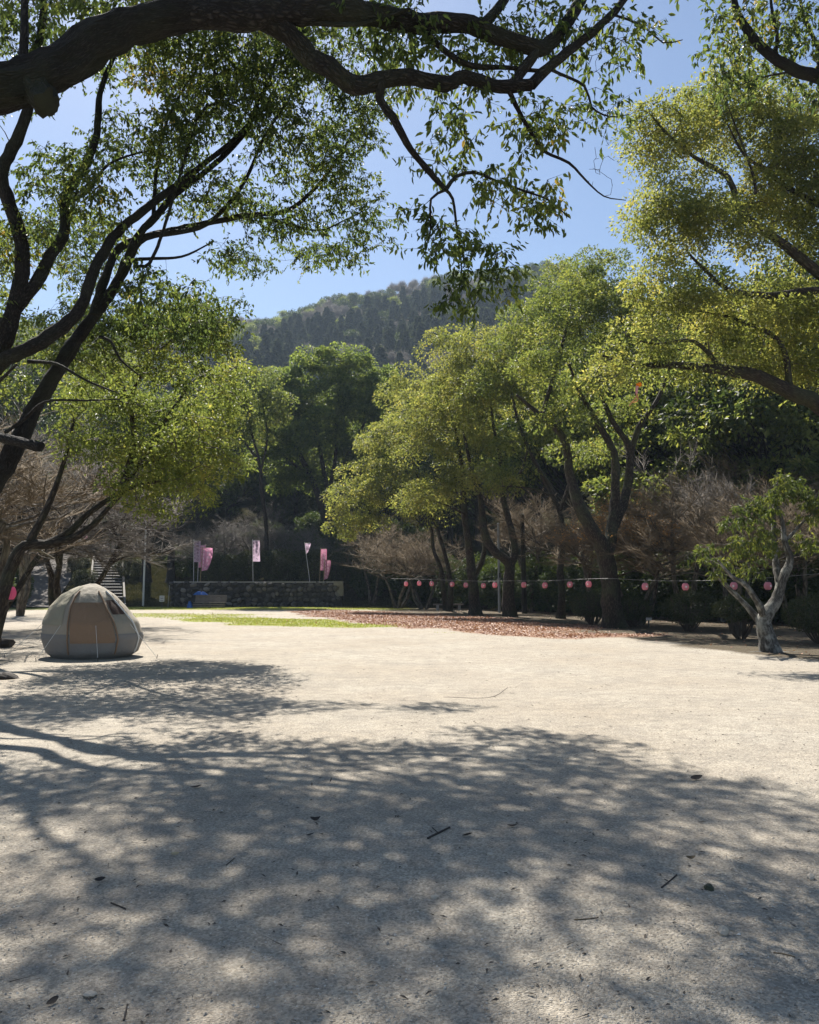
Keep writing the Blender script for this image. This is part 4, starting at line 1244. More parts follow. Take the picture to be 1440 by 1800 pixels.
WOOD = [wood_proto(101, 14, 4.2, 'leaf_dark'), wood_proto(102, 13, 4.6, 'leaf_camphor'), wood_proto(103, 16, 4.0, 'leaf_dark')]
wood_spots = [  # px, distance, kind, scale, turn
    (700, 108, 1, 1.15, 0.4), (745, 100, 0, 1.1, 2.2), (665, 98, 2, 0.95, 4.0), (610, 112, 0, 1.1, 1.0), (400, 105, 0, 1.1, 3.3), (345, 98, 2, 0.95, 5.1), (455, 112, 1, 1.1, 0.2), (520, 108, 2, 1.05, 2.0),
    (290, 108, 0, 1.1, 1.4), (235, 118, 2, 1.0, 0.8), (170, 122, 0, 1.0, 4.4), (100, 125, 2, 1.0, 2.9), (30, 118, 0, 1.1, 0.3), (-8, 77, 0, 1.4, 2.2), (-70, 64, 1, 0.9, 1.1), (15, 97, 2, 0.9, 3.1),  # the oversized one beside the path is added to shade the path
    (790, 92, 0, 1.2, 5.5), (840, 84, 2, 1.1, 0.9), (890, 78, 0, 1.2, 3.6), (950, 72, 1, 1.25, 1.9), (1010, 66, 0, 1.25, 4.8), (1075, 62, 1, 1.2, 2.4), (1140, 58, 0, 1.2, 0.6), (1215, 54, 1, 1.2, 3.0),
    (1290, 52, 0, 1.2, 5.8), (1370, 48, 1, 1.2, 1.2), (1450, 46, 0, 1.2, 4.2), (1180, 50, 1, 0.9, 0.9), (1345, 45, 1, 0.9, 2.0), (1100, 90, 1, 1.3, 2.7), (980, 98, 2, 1.3, 0.1), (1200, 84, 0, 1.4, 3.9), (1320, 78, 2, 1.4, 1.6), (860, 110, 1, 1.2, 4.9), (1430, 72, 0, 1.4, 2.3)]
wood_spots.sort()
places = {}


def near_words(px):
    for lim, w in ((200, "above the sloping path"), (330, "above the stairs and the grassy bank"), (480, "behind the left banners"), (640, "behind the big round crown"), (780, "behind the end of the row"),
                   (930, "behind the middle of the row"), (1100, "behind the thickest trunk of the row"), (1260, "behind the bare maples"), (2000, "behind the small forked tree")):
        if px < lim:
            return w


cnt = {}
for px, d, k, sc, rz in wood_spots:
    x = (px - 720) / FPX * d
    w = near_words(px)
    key = (w, k)
    cnt[key] = cnt.get(key, 0) + 1
    kind = ["dense dark evergreen", "pale green evergreen", "tall narrow dark evergreen"][k]
    nth = ["", "second ", "third ", "fourth ", "fifth "][cnt[key] - 1]
    lb = f"{nth}{kind} {w}" + (", from left" if nth else "")
    t = thing("evergreen_tree", lb, "tree", (x, d, gz(x, d)), rz, "evergreens in the wood behind the square")
    t.scale = (sc, sc, sc)
    link("trunk", WOOD[k][0], t)
    link("branches", WOOD[k][1], t, "stuff")
    link("foliage", WOOD[k][2], t, "stuff")


# ------------------------------------------------------------------ shrubs
def shrub_proto(seed, R, H, n, L, leafm, leggy=0.25, stems=9):
    g = np.random.default_rng(seed)
    br, lf = MB(), MB()
    ends = []
    for i in range(stems * 3):
        a = g.uniform(0, 6.28)
        q = np.array([math.cos(a) * R * g.uniform(0.2, 0.85), math.sin(a) * R * g.uniform(0.2, 0.85), H * g.uniform(0.5, 0.9)])
        p0 = np.array([math.cos(a) * 0.08, math.sin(a) * 0.08, -0.05])
        m = p0 * 0.4 + q * 0.6 + np.array([0, 0, -0.12 * H]) + g.normal(0, 0.05, 3)
        br.tube(catmull([p0, m, q], 0.25), 0.018, 4, 0, cap=False)
    d = g.normal(size=(n, 3))
    d /= np.linalg.norm(d, axis=1, keepdims=True)
    ph = g.uniform(0, 6, (5,))
    kk = g.normal(0, 2.6, (5, 3))
    bump = 1 + 0.16 * np.sin(d @ kk.T * 1.6 + ph).sum(1) / 2
    rad = (g.uniform(0.35, 1.0, n) ** 0.4) * bump
    pos = d * rad[:, None] * np.array([R, R, H * (1 - leggy) / 2]) + np.array([0, 0, H * (1 + leggy) / 2])
    ok = pos[:, 2] > 0.05
    pos, d = pos[ok], d[ok]
    lf.leaves(pos, d + g.normal(0, 0.6, d.shape), d * 0.5 + [0, 0, 0.7] + g.normal(0, 0.5, d.shape), L * g.uniform(0.7, 1.3, len(d)), L * 0.5)
    return br.mesh("branches", M['twig_dark'], True), lf.mesh("foliage", M[leafm], False)


SH = {'azalea': shrub_proto(1, 0.8, 1.35, 5200, 0.07, 'leaf_shrub', 0.22), 'leggy': shrub_proto(2, 0.75, 1.3, 4200, 0.075, 'leaf_shrub', 0.4),
      'hedge': shrub_proto(3, 1.6, 2.6, 8000, 0.14, 'leaf_shrub', 0.0), 'bush': shrub_proto(4, 1.7, 3.0, 7000, 0.18, 'leaf_dark', 0.05)}


def put_shrub(k, px, d, sc, rz, label, group=None, z=None):
    x = (px - 720) / FPX * d
    t = thing("shrub", label, "shrub", (x, d, gz(x, d) if z is None else z), rz, group)
    t.scale = sc if isinstance(sc, tuple) else (sc, sc, sc)
    link("branches", SH[k][0], t, "stuff")
    link("foliage", SH[k][1], t, "stuff")
    return t


gs = "azalea shrubs along the gravel"
put_shrub('azalea', 1206, 30, 1.05, 0.2, "rounded azalea shrub below the bare maple, right of the thickest trunk", gs)
put_shrub('azalea', 1040, 35, 1.05, 1.4, "azalea shrub left of the thickest trunk's foot", gs)
put_shrub('azalea', 1110, 33.5, 0.9, 4.4, "azalea shrub just right of the thickest trunk", gs)
put_shrub('leggy', 1296, 25.5, 1.0, 2.3, "leggy azalea with bare stems left of the small forked tree", gs)
put_shrub('azalea', 1436, 23.5, 1.0, 3.3, "green-tipped azalea cut by the right edge of the view", gs)
gh = "clipped hedge bushes behind the stone wall"
for i, (px, d, s) in enumerate([(395, 71, 1.0), (440, 72, 1.1), (490, 71.5, 1.15), (545, 72, 1.15), (595, 71.5, 1.1), (628, 71, 0.95)]):
    put_shrub('hedge', px, d, (s * 1.15, s, s * 0.95), i * 1.1, "clipped dark hedge bush on top of the stone wall, %s of the hedge" % ORD[i], gh, z=2.0)
gu = "dark undergrowth bushes behind the lantern string"
for i, (px, d, s) in enumerate([(650, 70, 1.0), (690, 72, 1.1), (725, 67, 1.1), (765, 66, 1.2), (805, 62, 1.1), (850, 60, 1.2), (885, 57, 1.1), (925, 55, 1.1), (965, 52, 1.2), (1010, 49, 1.1), (1055, 47, 1.2),
                                (1100, 45, 1.1), (1150, 43, 1.15), (1200, 41, 1.1), (1255, 39.5, 1.1), (1310, 38, 1.1), (1365, 36.5, 1.1), (1430, 35, 1.2)]):
    put_shrub('bush', px, d, s, i * 1.7, "dark undergrowth bush behind the lantern string, %s of the bushes" % ORD[i], gu)
gl = "bushes on the bank by the stairs"
for px, d, s, k, lb in [(140, 79, 0.75, 'hedge', "glossy round bush left of the stairs' head"), (226, 77, 0.85, 'hedge', "dark round bush right of the stairs' head"), (150, 73, 0.6, 'hedge', "small glossy bush beside the middle of the stairs"),
                        (185, 92, 1.3, 'bush', "dark tall bush behind the stairs' head"), (210, 94, 1.2, 'bush', "dark bush behind the round bush at the stairs' head"), (20, 64, 1.0, 'bush', "dark bush at the foot of the sloping path's left bank"),
                        (330, 78, 1.0, 'bush', "dark bush below the crooked tree by the banners"), (360, 76, 1.0, 'bush', "dark bush behind the leftmost banners"), (-20, 56, 1.1, 'bush', "dark bush on the left bank cut by the view's edge")]:
    put_shrub(k, px, d, s, px * 0.1, lb, gl)
for i, (px, d, s_) in enumerate([(415, 84, 1.2), (470, 88, 1.3), (515, 83, 1.2), (555, 92, 1.4), (600, 84, 1.2), (635, 90, 1.4), (665, 80, 1.2), (700, 86, 1.3), (740, 80, 1.3), (490, 109, 1.8), (525, 112, 1.7), (790, 104, 1.8), (822, 100, 1.7)]):
    put_shrub('bush', px, d, s_, i * 2.1, "dark bush on the slope below the big round crown, %s of these" % ORD[i], "dark bushes on the slope behind the wall")


# ------------------------------------------------------------------ woods on the hill (one mass each)
def points_object(name, pts, protos, smin, smax, label):
    me = bpy.data.meshes.new(name)
    me.vertices.add(len(pts))
    me.vertices.foreach_set("co", np.asarray(pts, np.float32).ravel())
    o = link(name, me, kind="stuff")
    props(o, label, "wood")
    ng = bpy.data.node_groups.new(name, 'GeometryNodeTree')
    ng.interface.new_socket("Geometry", in_out='INPUT', socket_type='NodeSocketGeometry')
    ng.interface.new_socket("Geometry", in_out='OUTPUT', socket_type='NodeSocketGeometry')
    gi, go = ng.nodes.new("NodeGroupInput"), ng.nodes.new("NodeGroupOutput")
    ip = ng.nodes.new("GeometryNodeInstanceOnPoints")
    ng.links.new(gi.outputs[0], ip.inputs['Points'])
    gg = ng.nodes.new("GeometryNodeGeometryToInstance")
    for p in protos:
        oi = ng.nodes.new("GeometryNodeObjectInfo")
        oi.inputs['Object'].default_value = p
        ng.links.new(oi.outputs['Geometry'], gg.inputs[0])
    ng.links.new(gg.outputs[0], ip.inputs['Instance'])
    ip.inputs['Pick Instance'].default_value = True
    rv = ng.nodes.new("FunctionNodeRandomValue")
    rv.data_type = 'FLOAT_VECTOR'
    rv.inputs[0].default_value = (-0.06, -0.06, 0)
    rv.inputs[1].default_value = (0.06, 0.06, 6.28)
    ng.links.new(rv.outputs[0], ip.inputs['Rotation'])
    rs = ng.nodes.new("FunctionNodeRandomValue")
    rs.data_type = 'FLOAT'
    rs.inputs[2].default_value = smin
    rs.inputs[3].default_value = smax
    ng.links.new(rs.outputs[1], ip.inputs['Scale'])
    ng.links.new(ip.outputs[0], go.inputs[0])
    md = o.modifiers.new("scatter", 'NODES')
    md.node_group = ng
    return o


def conifer_mesh(seed, H=10, R=3.0, n=1100):
    g = np.random.default_rng(seed)
    m = MB()
    m.tube([(0, 0, -1), (0, 0, H * 0.95)], [0.18, 0.04], 5)
    h = g.uniform(0.12, 1.0, n) ** 0.9
    a = g.uniform(0, 6.28, n)
    lay = 0.75 + 0.25 * np.cos(h * 40 + np.sin(a * 3) * 1.5)
    r = R * (1 - h ** 1.6) ** 0.8 * lay * g.uniform(0.55, 1.05, n) + 0.1
    pos = np.stack([np.cos(a) * r, np.sin(a) * r, h * H], 1)
    tip = np.stack([np.cos(a), np.sin(a), np.full(n, -0.25)], 1) + g.normal(0, 0.3, (n, 3))
    m.leaves(pos, tip, np.stack([np.cos(a) * 0.5, np.sin(a) * 0.5, np.ones(n)], 1) + g.normal(0, 0.3, (n, 3)), g.uniform(0.6, 1.1, n), 0.55)
    return m.mesh("conifer", M['leaf_pine'], False)


def dome_mesh(seed, leafm, H=9, R=4, n=1500, L=0.6):
    g = np.random.default_rng(seed)
    m = MB()
    m.tube([(0, 0, -1), (0, 0, H * 0.7)], [0.2, 0.06], 5)
    k = g.normal(size=(14, 3))
    k[:, 2] = np.abs(k[:, 2])
    k /= np.linalg.norm(k, axis=1, keepdims=True)
    cen = k * np.array([R, R, H * 0.35]) * 0.75 + [0, 0, H * 0.6]
    c = cen[g.integers(0, 14, n)]
    d = g.normal(size=(n, 3)) + [0, 0, 0.4]
    d /= np.linalg.norm(d, axis=1, keepdims=True)
    pos = c + d * R * 0.42 * g.uniform(0.5, 1.05, n)[:, None]
    m.leaves(pos, d + g.normal(0, 0.5, (n, 3)), d * 0.5 + [0, 0, 0.7] + g.normal(0, 0.4, (n, 3)), L * g.uniform(0.6, 1.3, n), L * 0.55)
    return m.mesh("broadleaf", M[leafm], False)


def fuzz_mesh(seed, H=8, R=3.2, n=1300):
    g = np.random.default_rng(seed)
    m = MB()
    m.tube([(0, 0, -1), (0.1, 0, H * 0.5)], [0.16, 0.08], 5)
    d = g.normal(size=(n, 3))
    d[:, 2] = np.abs(d[:, 2]) * 0.9 + 0.15
    d /= np.linalg.norm(d, axis=1, keepdims=True)
    p0 = np.array([0, 0, H * 0.35]) + d * g.uniform(0.2, 0.75, n)[:, None] * [R, R, H * 0.6]
    e = d + g.normal(0, 0.5, (n, 3)) + [0, 0, 0.3]
    m.spikes(p0, p0 + e * g.uniform(0.5, 1.4, n)[:, None], 0.035)
    return m.mesh("bare_crown", M['twig_grey'], True)


def proto(name, me):
    return bpy.data.objects.new(name, me)


pc = [proto("conifer", conifer_mesh(s, h, r_)) for s, h, r_ in ((1, 10, 3.0), (2, 12, 2.4), (3, 8.5, 3.3), (4, 11, 2.8), (5, 9, 2.5))]
pd = [proto("broadleaf", dome_mesh(s, 'leaf_dark')) for s in (1, 2)] + [proto("broadleaf", dome_mesh(3, 'leaf_camphor'))]
pf = [proto("bare_crown", fuzz_mesh(s)) for s in (1, 2, 3)]
g = np.random.default_rng(77)
n = 14000
r = np.sqrt(g.uniform(120 ** 2, 436 ** 2, n))
a = np.radians(g.uniform(-30, 22, n))
hx, hy = r * np.sin(a), r * np.cos(a)
cells, keep = {}, []
own = g.uniform(3.0, 6.0, n)
for i in range(n):
    cx, cy = int(hx[i] // 6), int(hy[i] // 6)
    if all((hx[i] - hx[k]) ** 2 + (hy[i] - hy[k]) ** 2 > (0.5 * (own[i] + own[k])) ** 2 for u in (-1, 0, 1) for v in (-1, 0, 1) for k in cells.get((cx + u, cy + v), ())):
        cells.setdefault((cx, cy), []).append(i)
        keep.append(i)
hx, hy, r = hx[keep], hy[keep], r[keep]
hz = terrain_z(hx, hy)
pxx = 720 + FPX * hx / hy
pyy = HORIZON - (hz - CAM_Z) / hy * FPX
rp = np.interp(pxx, RIDGE_PX, RIDGE_PY)
below = pyy - rp + (fbm(hx, hy, 35, 61) - 0.5) * 60
w = fbm(hx, hy, 22, 71)
left = np.clip((520 - pxx) / 150, 0, 1)
con = (below > 28 + left * 55) & (w > 0.33) & (g.random(len(w)) > 0.1)
ridge = ~con
fz = ridge & (w + 0.12 * (pxx > 900) < 0.5)
dm = ridge & ~fz
P3 = np.stack([hx, hy, hz], 1)
points_object("conifer_wood", P3[con], pc, 0.45, 1.2, "dark bluish conifer plantation covering the hillside")
points_object("broadleaf_wood", P3[dm], pd, 0.55, 1.05, "rounded broadleaf trees along the hill's ridge")
points_object("bare_wood", P3[fz], pf, 0.7, 1.15, "grey-brown leafless wood along the hill's ridge")


# ------------------------------------------------------------------ path, stairs and wall at the back
def strip(name, line, width, m, lift=0.02):
    """a path laid over the bank: line = [(x, y)]"""
    c = catmull(np.array([(x, y, 0) for x, y in line]), 0.8)
    t = np.gradient(c, axis=0)
    t /= np.linalg.norm(t, axis=1, keepdims=True)
    nrm = np.stack([t[:, 1], -t[:, 0], np.zeros(len(t))], 1)
    k = np.linspace(-0.5, 0.5, 9)
    w = np.interp(np.linspace(0, 1, len(c)), np.linspace(0, 1, len(width)), width)
    q = c[:, None] + nrm[:, None] * (k[None, :, None] * w[:, None, None])
    q[..., 2] = np.maximum(terrain_z(q[..., 0], q[..., 1]), 0.0) + lift + 0.05 * (1 - (2 * k) ** 2)[None, :]
    m_ = MB()
    n, mm = q.shape[:2]
    gi = np.arange(n - 1)[:, None] * mm + np.arange(mm - 1)[None, :]
    m_.add(q.reshape(-1, 3), np.stack([gi, gi + 1, gi + mm + 1, gi + mm], -1).reshape(-1, 4))
    return link(name, m_.mesh(name, m, True), kind="structure")


M['path'] = simple_mat("path_gravel", (0.115, 0.103, 0.092), 0.95, 0.2, 9, 0.03)
strip("path", [(-29.5, 63), (-31, 68), (-33, 75), (-36.5, 84), (-39, 92), (-40, 100)], [3.8, 3.6, 3.8, 4.4, 6, 9], M['path'], 0.05)

M['step'] = simple_mat("step_timber", (0.2, 0.18, 0.16), 0.55, 0.3, 5, 0.01)  # pale rounded nosings, added to show as the sunlit tread lines
M['rail'] = simple_mat("rail_concrete", (0.32, 0.30, 0.27), 0.8, 0.2, 4)
M['kerb'] = simple_mat("kerb_stone", (0.13, 0.12, 0.105), 0.85, 0.3, 4)
st = thing("staircase", "straight flight of dark earth steps with pale edges up the grassy bank", "stairs", (-24.4, 66.3, 0), math.radians(20.2))
NS = 17
for i in range(NS):
    y = 66.6 + i * 1.22
    z = 0.02 + i * 0.27
    if i == 0:
        m_ = MB()
        m_.box((0, 0, 0), (2.5, 1.25, 0.23))
        rm = m_.mesh("riser", simple_mat("step_earth", (0.10, 0.08, 0.065), 0.95, 0.3, 6), False)
        m_ = MB()
        m_.tube([(-1.27, 0, 0), (1.27, 0, 0)], 0.06, 10)
        em = m_.mesh("step_edge", M['step'], True)
    o = link("step", rm, st)
    o.location = (0, y - 66.3 + 0.63, z + 0.10)
    e = link("step_edge", em, o)
    e.location = (0, -0.66, 0.09)
for sx in (-1.38, 1.42):
    m_ = MB()
    m_.box((0, 0, 0.0), (0.16, 21.8, 0.34), R=Euler((math.atan(0.27 / 1.22), 0, 0)).to_matrix())
    o = link("side_kerb", m_.mesh("side_kerb", M['kerb'], False), st)
    o.location = (sx, 10.3, 2.42)

M['stone'] = None
m, nt = mat("wall_stone")
oi = nd(nt, "ShaderNodeObjectInfo")
tc = nd(nt, "ShaderNodeTexCoord")
c = ramp(nt, oi.outputs['Random'], [(0.0, (0.025, 0.022, 0.021)), (0.5, (0.062, 0.056, 0.052)), (0.85, (0.12, 0.105, 0.092)), (1.0, (0.24, 0.215, 0.19))])
c = mixc(nt, 0.8, c, ramp(nt, noise(nt, tc.outputs['Object'], 5, 5, 0.7), [(0.3, (0.55, 0.55, 0.5)), (0.7, (1.25, 1.25, 1.25))]), 'MULTIPLY')
b = nd(nt, "ShaderNodeBsdfPrincipled")
nt.links.new(c, b.inputs['Base Color'])
b.inputs['Roughness'].default_value = 0.85
o = nd(nt, "ShaderNodeOutputMaterial")
nt.links.new(b.outputs[0], o.inputs[0])
M['stone'] = m

wall = thing("stone_wall", "long low rubble stone retaining wall below the banners", "wall", (-12.3, 66.8, 0))
m_ = MB()
m_.box((0, 0.35, 0.97), (13.5, 0.9, 2.0))
link("wall_core", m_.mesh("wall_core", simple_mat("wall_mortar", (0.035, 0.032, 0.03), 0.95, 0.3, 4), False), wall)
m_ = MB()
m_.box((0, 0.25, 2.01), (13.6, 0.8, 0.08))
link("coping", m_.mesh("coping", M['rail'], False), wall)
m_ = MB()
m_.box((6.55, -0.1, 1.9), (0.75, 0.9, 0.35))
m_.box((6.7, 0.0, 1.3), (0.5, 0.6, 0.85))
link("end_block", m_.mesh("end_block", simple_mat("end_block", (0.2, 0.18, 0.14), 0.9, 0.3, 6), False), wall)
stone_meshes = []
for k in range(7):
    gk = np.random.default_rng(200 + k)
    bm = __import__("bmesh").new()
    __import__("bmesh").ops.create_icosphere(bm, subdivisions=1, radius=1.0)
    for v in bm.verts:
        v.co *= gk.uniform(0.78, 1.18)
        v.co.y *= 0.7
    if k % 2:
        for v in bm.verts:
            v.co.x = max(-0.8, min(0.8, v.co.x))
            v.co.z = max(-0.78, min(0.78, v.co.z))
    me = bpy.data.meshes.new("stone")
    bm.to_mesh(me)
    bm.free()
    me.materials.append(M['stone'])
    stone_meshes.append(me)
gk = np.random.default_rng(5)
rows = 5
for r_ in range(rows):
    x = -6.7
    while x < 6.45:
        w_ = gk.uniform(0.30, 0.66)
        h_ = gk.uniform(0.3, 0.48)
        o = link("stone", stone_meshes[int(gk.integers(0, 7))], wall)
        o.location = (x + w_ / 2, -0.12 + gk.uniform(-0.06, 0.08), 0.2 + r_ * 0.4 + gk.uniform(-0.09, 0.09))
        o.rotation_euler = (gk.uniform(-0.3, 0.3), gk.uniform(-0.5, 0.5), gk.uniform(-0.4, 0.4))
        o.scale = (w_ * 0.56, 0.3, h_ * 0.56)
        x += w_ * 0.93
for q in range(14):                         # the wall's left end turns back into the bank
    o = link("stone", stone_meshes[q % 7], wall)
    o.location = (-6.85 - gk.uniform(0, 0.25), 0.1 + (q % 3) * 0.45, 0.25 + (q // 3) * 0.4)
    o.rotation_euler = (gk.uniform(-0.3, 0.3), gk.uniform(-0.5, 0.5), 1.2)
    o.scale = (0.3, 0.3, 0.25)

# ------------------------------------------------------------------ banners
FONT = None
text_cache = {}


def text_mesh(body, m, size):
    cu = bpy.data.curves.new("lettering", 'FONT')
    cu.body = body
    cu.size = size
    cu.align_x = 'CENTER'
    cu.align_y = 'CENTER'
    cu.resolution_u = 2
    cu.extrude = 0.004
    ob = bpy.data.objects.new("lettering", cu)
    COL.objects.link(ob)
    dg = bpy.context.evaluated_depsgraph_get()
    me = bpy.data.meshes.new_from_object(ob.evaluated_get(dg))
    bpy.data.objects.remove(ob)
    me.materials.clear()
    me.materials.append(m)
    me.name = "character"
    return me


def cloth_mat(name, col, tr=0.5):
    m, nt = mat(name)
    tc = nd(nt, "ShaderNodeTexCoord")
    c = mixc(nt, noise(nt, tc.outputs['Object'], 2.5, 4), tuple(x * 0.85 for x in col), col)
    d = nd(nt, "ShaderNodeBsdfDiffuse")
    t = nd(nt, "ShaderNodeBsdfTranslucent")
    nt.links.new(c, d.inputs[0])
    nt.links.new(c, t.inputs[0])
    mx = nd(nt, "ShaderNodeMixShader")
    mx.inputs[0].default_value = tr
    nt.links.new(d.outputs[0], mx.inputs[1])
    nt.links.new(t.outputs[0], mx.inputs[2])
    o = nd(nt, "ShaderNodeOutputMaterial")
    nt.links.new(mx.outputs[0], o.inputs[0])
    return m


M['cloth_lavender'] = cloth_mat("cloth_lavender", (0.62, 0.47, 0.60))
M['cloth_pink'] = cloth_mat("cloth_pink", (0.82, 0.36, 0.56))
M['cloth_rose'] = cloth_mat("cloth_rose", (0.60, 0.24, 0.36))
M['print_dark'] = simple_mat("print_dark", (0.05, 0.02, 0.06), 0.8, 0.1)
M['print_pale'] = simple_mat("print_pale", (0.9, 0.62, 0.78), 0.8, 0.1)
M['pole_white'] = simple_mat("pole_white", (0.55, 0.54, 0.52), 0.5, 0.1)
M['bamboo'] = simple_mat("bamboo", (0.34, 0.26, 0.13), 0.6, 0.2)
M['steel'] = simple_mat("pole_grey", (0.25, 0.26, 0.27), 0.5, 0.15, 3)
BANNER = "龍野桜まつり"


def banner(d, foot, top, cx0, cx1, cy0, cy1, cm, pm, label, group="cherry festival banners on the stone wall", taper=0.0, text=BANNER, pole=None, seed=0, sag=0.0, base_z=None):
    """foot, top: the pole's ends in photo pixels; cx0..cx1, cy0..cy1: the cloth"""
    A = P(foot[0], foot[1], d)
    if base_z is not None:
        A[2] = base_z
    B = P(top[0], top[1], d)
    t = thing("banner", label, "banner", tuple(A), 0, group)
    m_ = MB()
    m_.tube([np.zeros(3), B - A], 0.022, 8)
    link("pole", m_.mesh("pole", pole or M['pole_white'], True), t)
    c0, c1 = P(cx0, cy0, d) - A, P(cx1, cy1, d) - A
    w_, h_ = c1[0] - c0[0], c0[2] - c1[2]
    m_ = MB()
    m_.tube([c0 + [-0.02, 0, 0.02], c0 + [w_ * (1 - taper * 0.2), 0, 0.02]], 0.012, 6)
    link("crossbar", m_.mesh("crossbar", pole or M['pole_white'], True), t)
    g_ = np.random.default_rng(seed)
    u, v = np.meshgrid(np.linspace(0, 1, 10), np.linspace(0, 1, 22))
    lean = (B - A)[0] / max((B - A)[2], 0.1)
    ph = g_.uniform(0, 6)
    wav = 0.035 * np.sin(u * 7 + v * 2 + ph) * (0.4 + u) + 0.03 * np.sin(v * 9 + ph * 2) * u
    X = c0[0] + u * w_ * (1 - taper * v) - lean * v * h_ + sag * w_ * np.sin(v * 3.1 + 0.4) * u * 0.25
    Z = c0[2] - v * h_ * (1 - 0.25 * taper * u) - 0.02 * np.abs(np.sin(u * 16)) * (v < 0.01)
    gi = np.arange(21)[:, None] * 10 + np.arange(9)[None, :]
    m_ = MB()
    m_.add(np.stack([X, wav, Z], -1).reshape(-1, 3), np.stack([gi, gi + 1, gi + 11, gi + 10], -1).reshape(-1, 4))
    cl = link("cloth", m_.mesh("cloth", cm, True), t)
    if text:
        n = len(text)
        sz = min(w_ * 0.62, h_ / n * 0.86)
        for i, chh in enumerate(text):
            key = (chh, pm.name)
            if key not in text_cache:
                text_cache[key] = text_mesh(chh, pm, 1.0)
            o = link("character", text_cache[key], cl)
            vv = (i + 0.6) / (n + 0.25)
            o.location = (c0[0] + w_ * 0.6 * (1 - taper * vv) - lean * vv * h_ + sag * w_ * math.sin(vv * 3.1 + 0.4) * 0.15, -0.085, c0[2] - vv * h_)
            o.rotation_euler = (math.pi / 2, 0, 0)
            o.scale = (sz, sz, sz)
        m_ = MB()                       # small side print
        for i in range(5):
            m_.box((c0[0] + w_ * 0.16 - lean * h_ * (0.1 + 0.17 * i), -0.07, c0[2] - h_ * (0.12 + 0.17 * i)), (w_ * 0.07, 0.004, h_ * 0.11))
        link("side_print", m_.mesh("side_print", pm, False), cl)
    return t


DB = 67.4
banner(DB, (340.5, 1022), (341, 948), 341.5, 352, 951, 988, M['cloth_lavender'], M['print_dark'], "pale lavender banner with dark characters, leftmost on the wall", seed=1, base_z=2.0)
banner(DB + .3, (347.5, 1022), (350, 956), 350.5, 361, 958.5, 998, M['cloth_pink'], M['print_pale'], "pink banner half hidden between the lavender and the brightest pink one", seed=2, taper=0.1, base_z=2.0)
banner(DB - .3, (352, 1022), (356.5, 961), 357.5, 371, 963, 1004, M['cloth_pink'], M['print_pale'], "brightest pink banner of the left cluster, leaning outwards on a bamboo stake", seed=3, taper=0.22, sag=1.0, pole=M['bamboo'], base_z=2.0)
banner(DB, (445, 1022), (444, 948), 444.5, 456, 950, 987, M['cloth_lavender'], M['print_dark'], "pale lavender banner with dark characters standing alone mid-wall", seed=4, base_z=2.0)
banner(DB, (545, 1022), (535.5, 953), 536, 547, 955, 974, M['cloth_lavender'], M['print_dark'], "crumpled grey-lavender banner on a thin leaning pole", seed=5, taper=0.75, text="龍", base_z=2.0)
banner(DB, (562, 1023), (564, 963), 564.5, 574, 965, 1003, M['cloth_rose'], M['print_pale'], "dull rose banner, the taller of the right pair", seed=6, sag=0.3, pole=M['bamboo'], base_z=2.0)
banner(DB - .3, (569, 1023), (571, 984), 571.5, 580.5, 985, 1019, M['cloth_rose'], M['print_pale'], "dull rose banner, the lower of the right pair", seed=7, taper=0.25, sag=0.8, pole=M['bamboo'], base_z=2.0)
zt = gz(-41, 88)
banner(80, (53, 985), (47, 905), 47.5, 63, 908, 957, M['cloth_pink'], M['print_pale'], "large pink banner at the top of the sloping path", seed=8, taper=-0.1, group="cherry festival banners above the path", base_z=gz(-37.0, 80))
banner(88, (149, 985), (145, 930), 144.5, 152, 932, 949, M['cloth_pink'], M['print_pale'], "small pink banner half hidden behind the glossy bush by the stairs", seed=9, group="cherry festival banners above the path", base_z=gz(-34.9, 88))

# ------------------------------------------------------------------ bench, tarp, bag, plank bench, signs, poles
M['slat'] = simple_mat("bench_slat", (0.19, 0.15, 0.12), 0.6, 0.3, 4)
M['iron'] = simple_mat("bench_iron", (0.05, 0.05, 0.05), 0.6, 0.2)
bx = (371 - 720) / FPX * 63.5
bench = thing("park_bench", "long dark slatted bench in front of the stone wall", "bench", (bx, 63.5, 0))
m_ = MB()
m_.box((0, 0, 0), (2.42, 0.035, 0.075))
slat = m_.mesh("slat", M['slat'], False)
for i in range(6):
    o = link("slat", slat, bench)
    o.location = (0, 0.30 + 0.03 * i, 0.42 + i * 0.105)
    o.rotation_euler = (-0.28, 0, 0)
for i in range(4):
    o = link("slat", slat, bench)
    o.location = (0, -0.24 + i * 0.13, 0.42)
    o.rotation_euler = (math.pi / 2, 0, 0)
for i in range(2):
    o = link("slat", slat, bench)
    o.location = (0, -0.30, 0.14 + 0.13 * i)
for x in (-1.05, 0, 1.05):
    m_ = MB()
    m_.box((x, -0.22, 0.2), (0.06, 0.06, 0.4))
    m_.box((x, 0.24, 0.2), (0.06, 0.06, 0.4))
    m_.box((x, 0.0, 0.38), (0.05, 0.56, 0.045))
    m_.box((x, 0.42, 0.68), (0.05, 0.04, 0.66), R=Euler((-0.28, 0, 0)).to_matrix())
    link("leg_frame", m_.mesh("leg_frame", M['iron'], False), bench)
M['tarp'] = simple_mat("blue_tarp", (0.02, 0.10, 0.36), 0.5, 0.3, 5, 0.02)


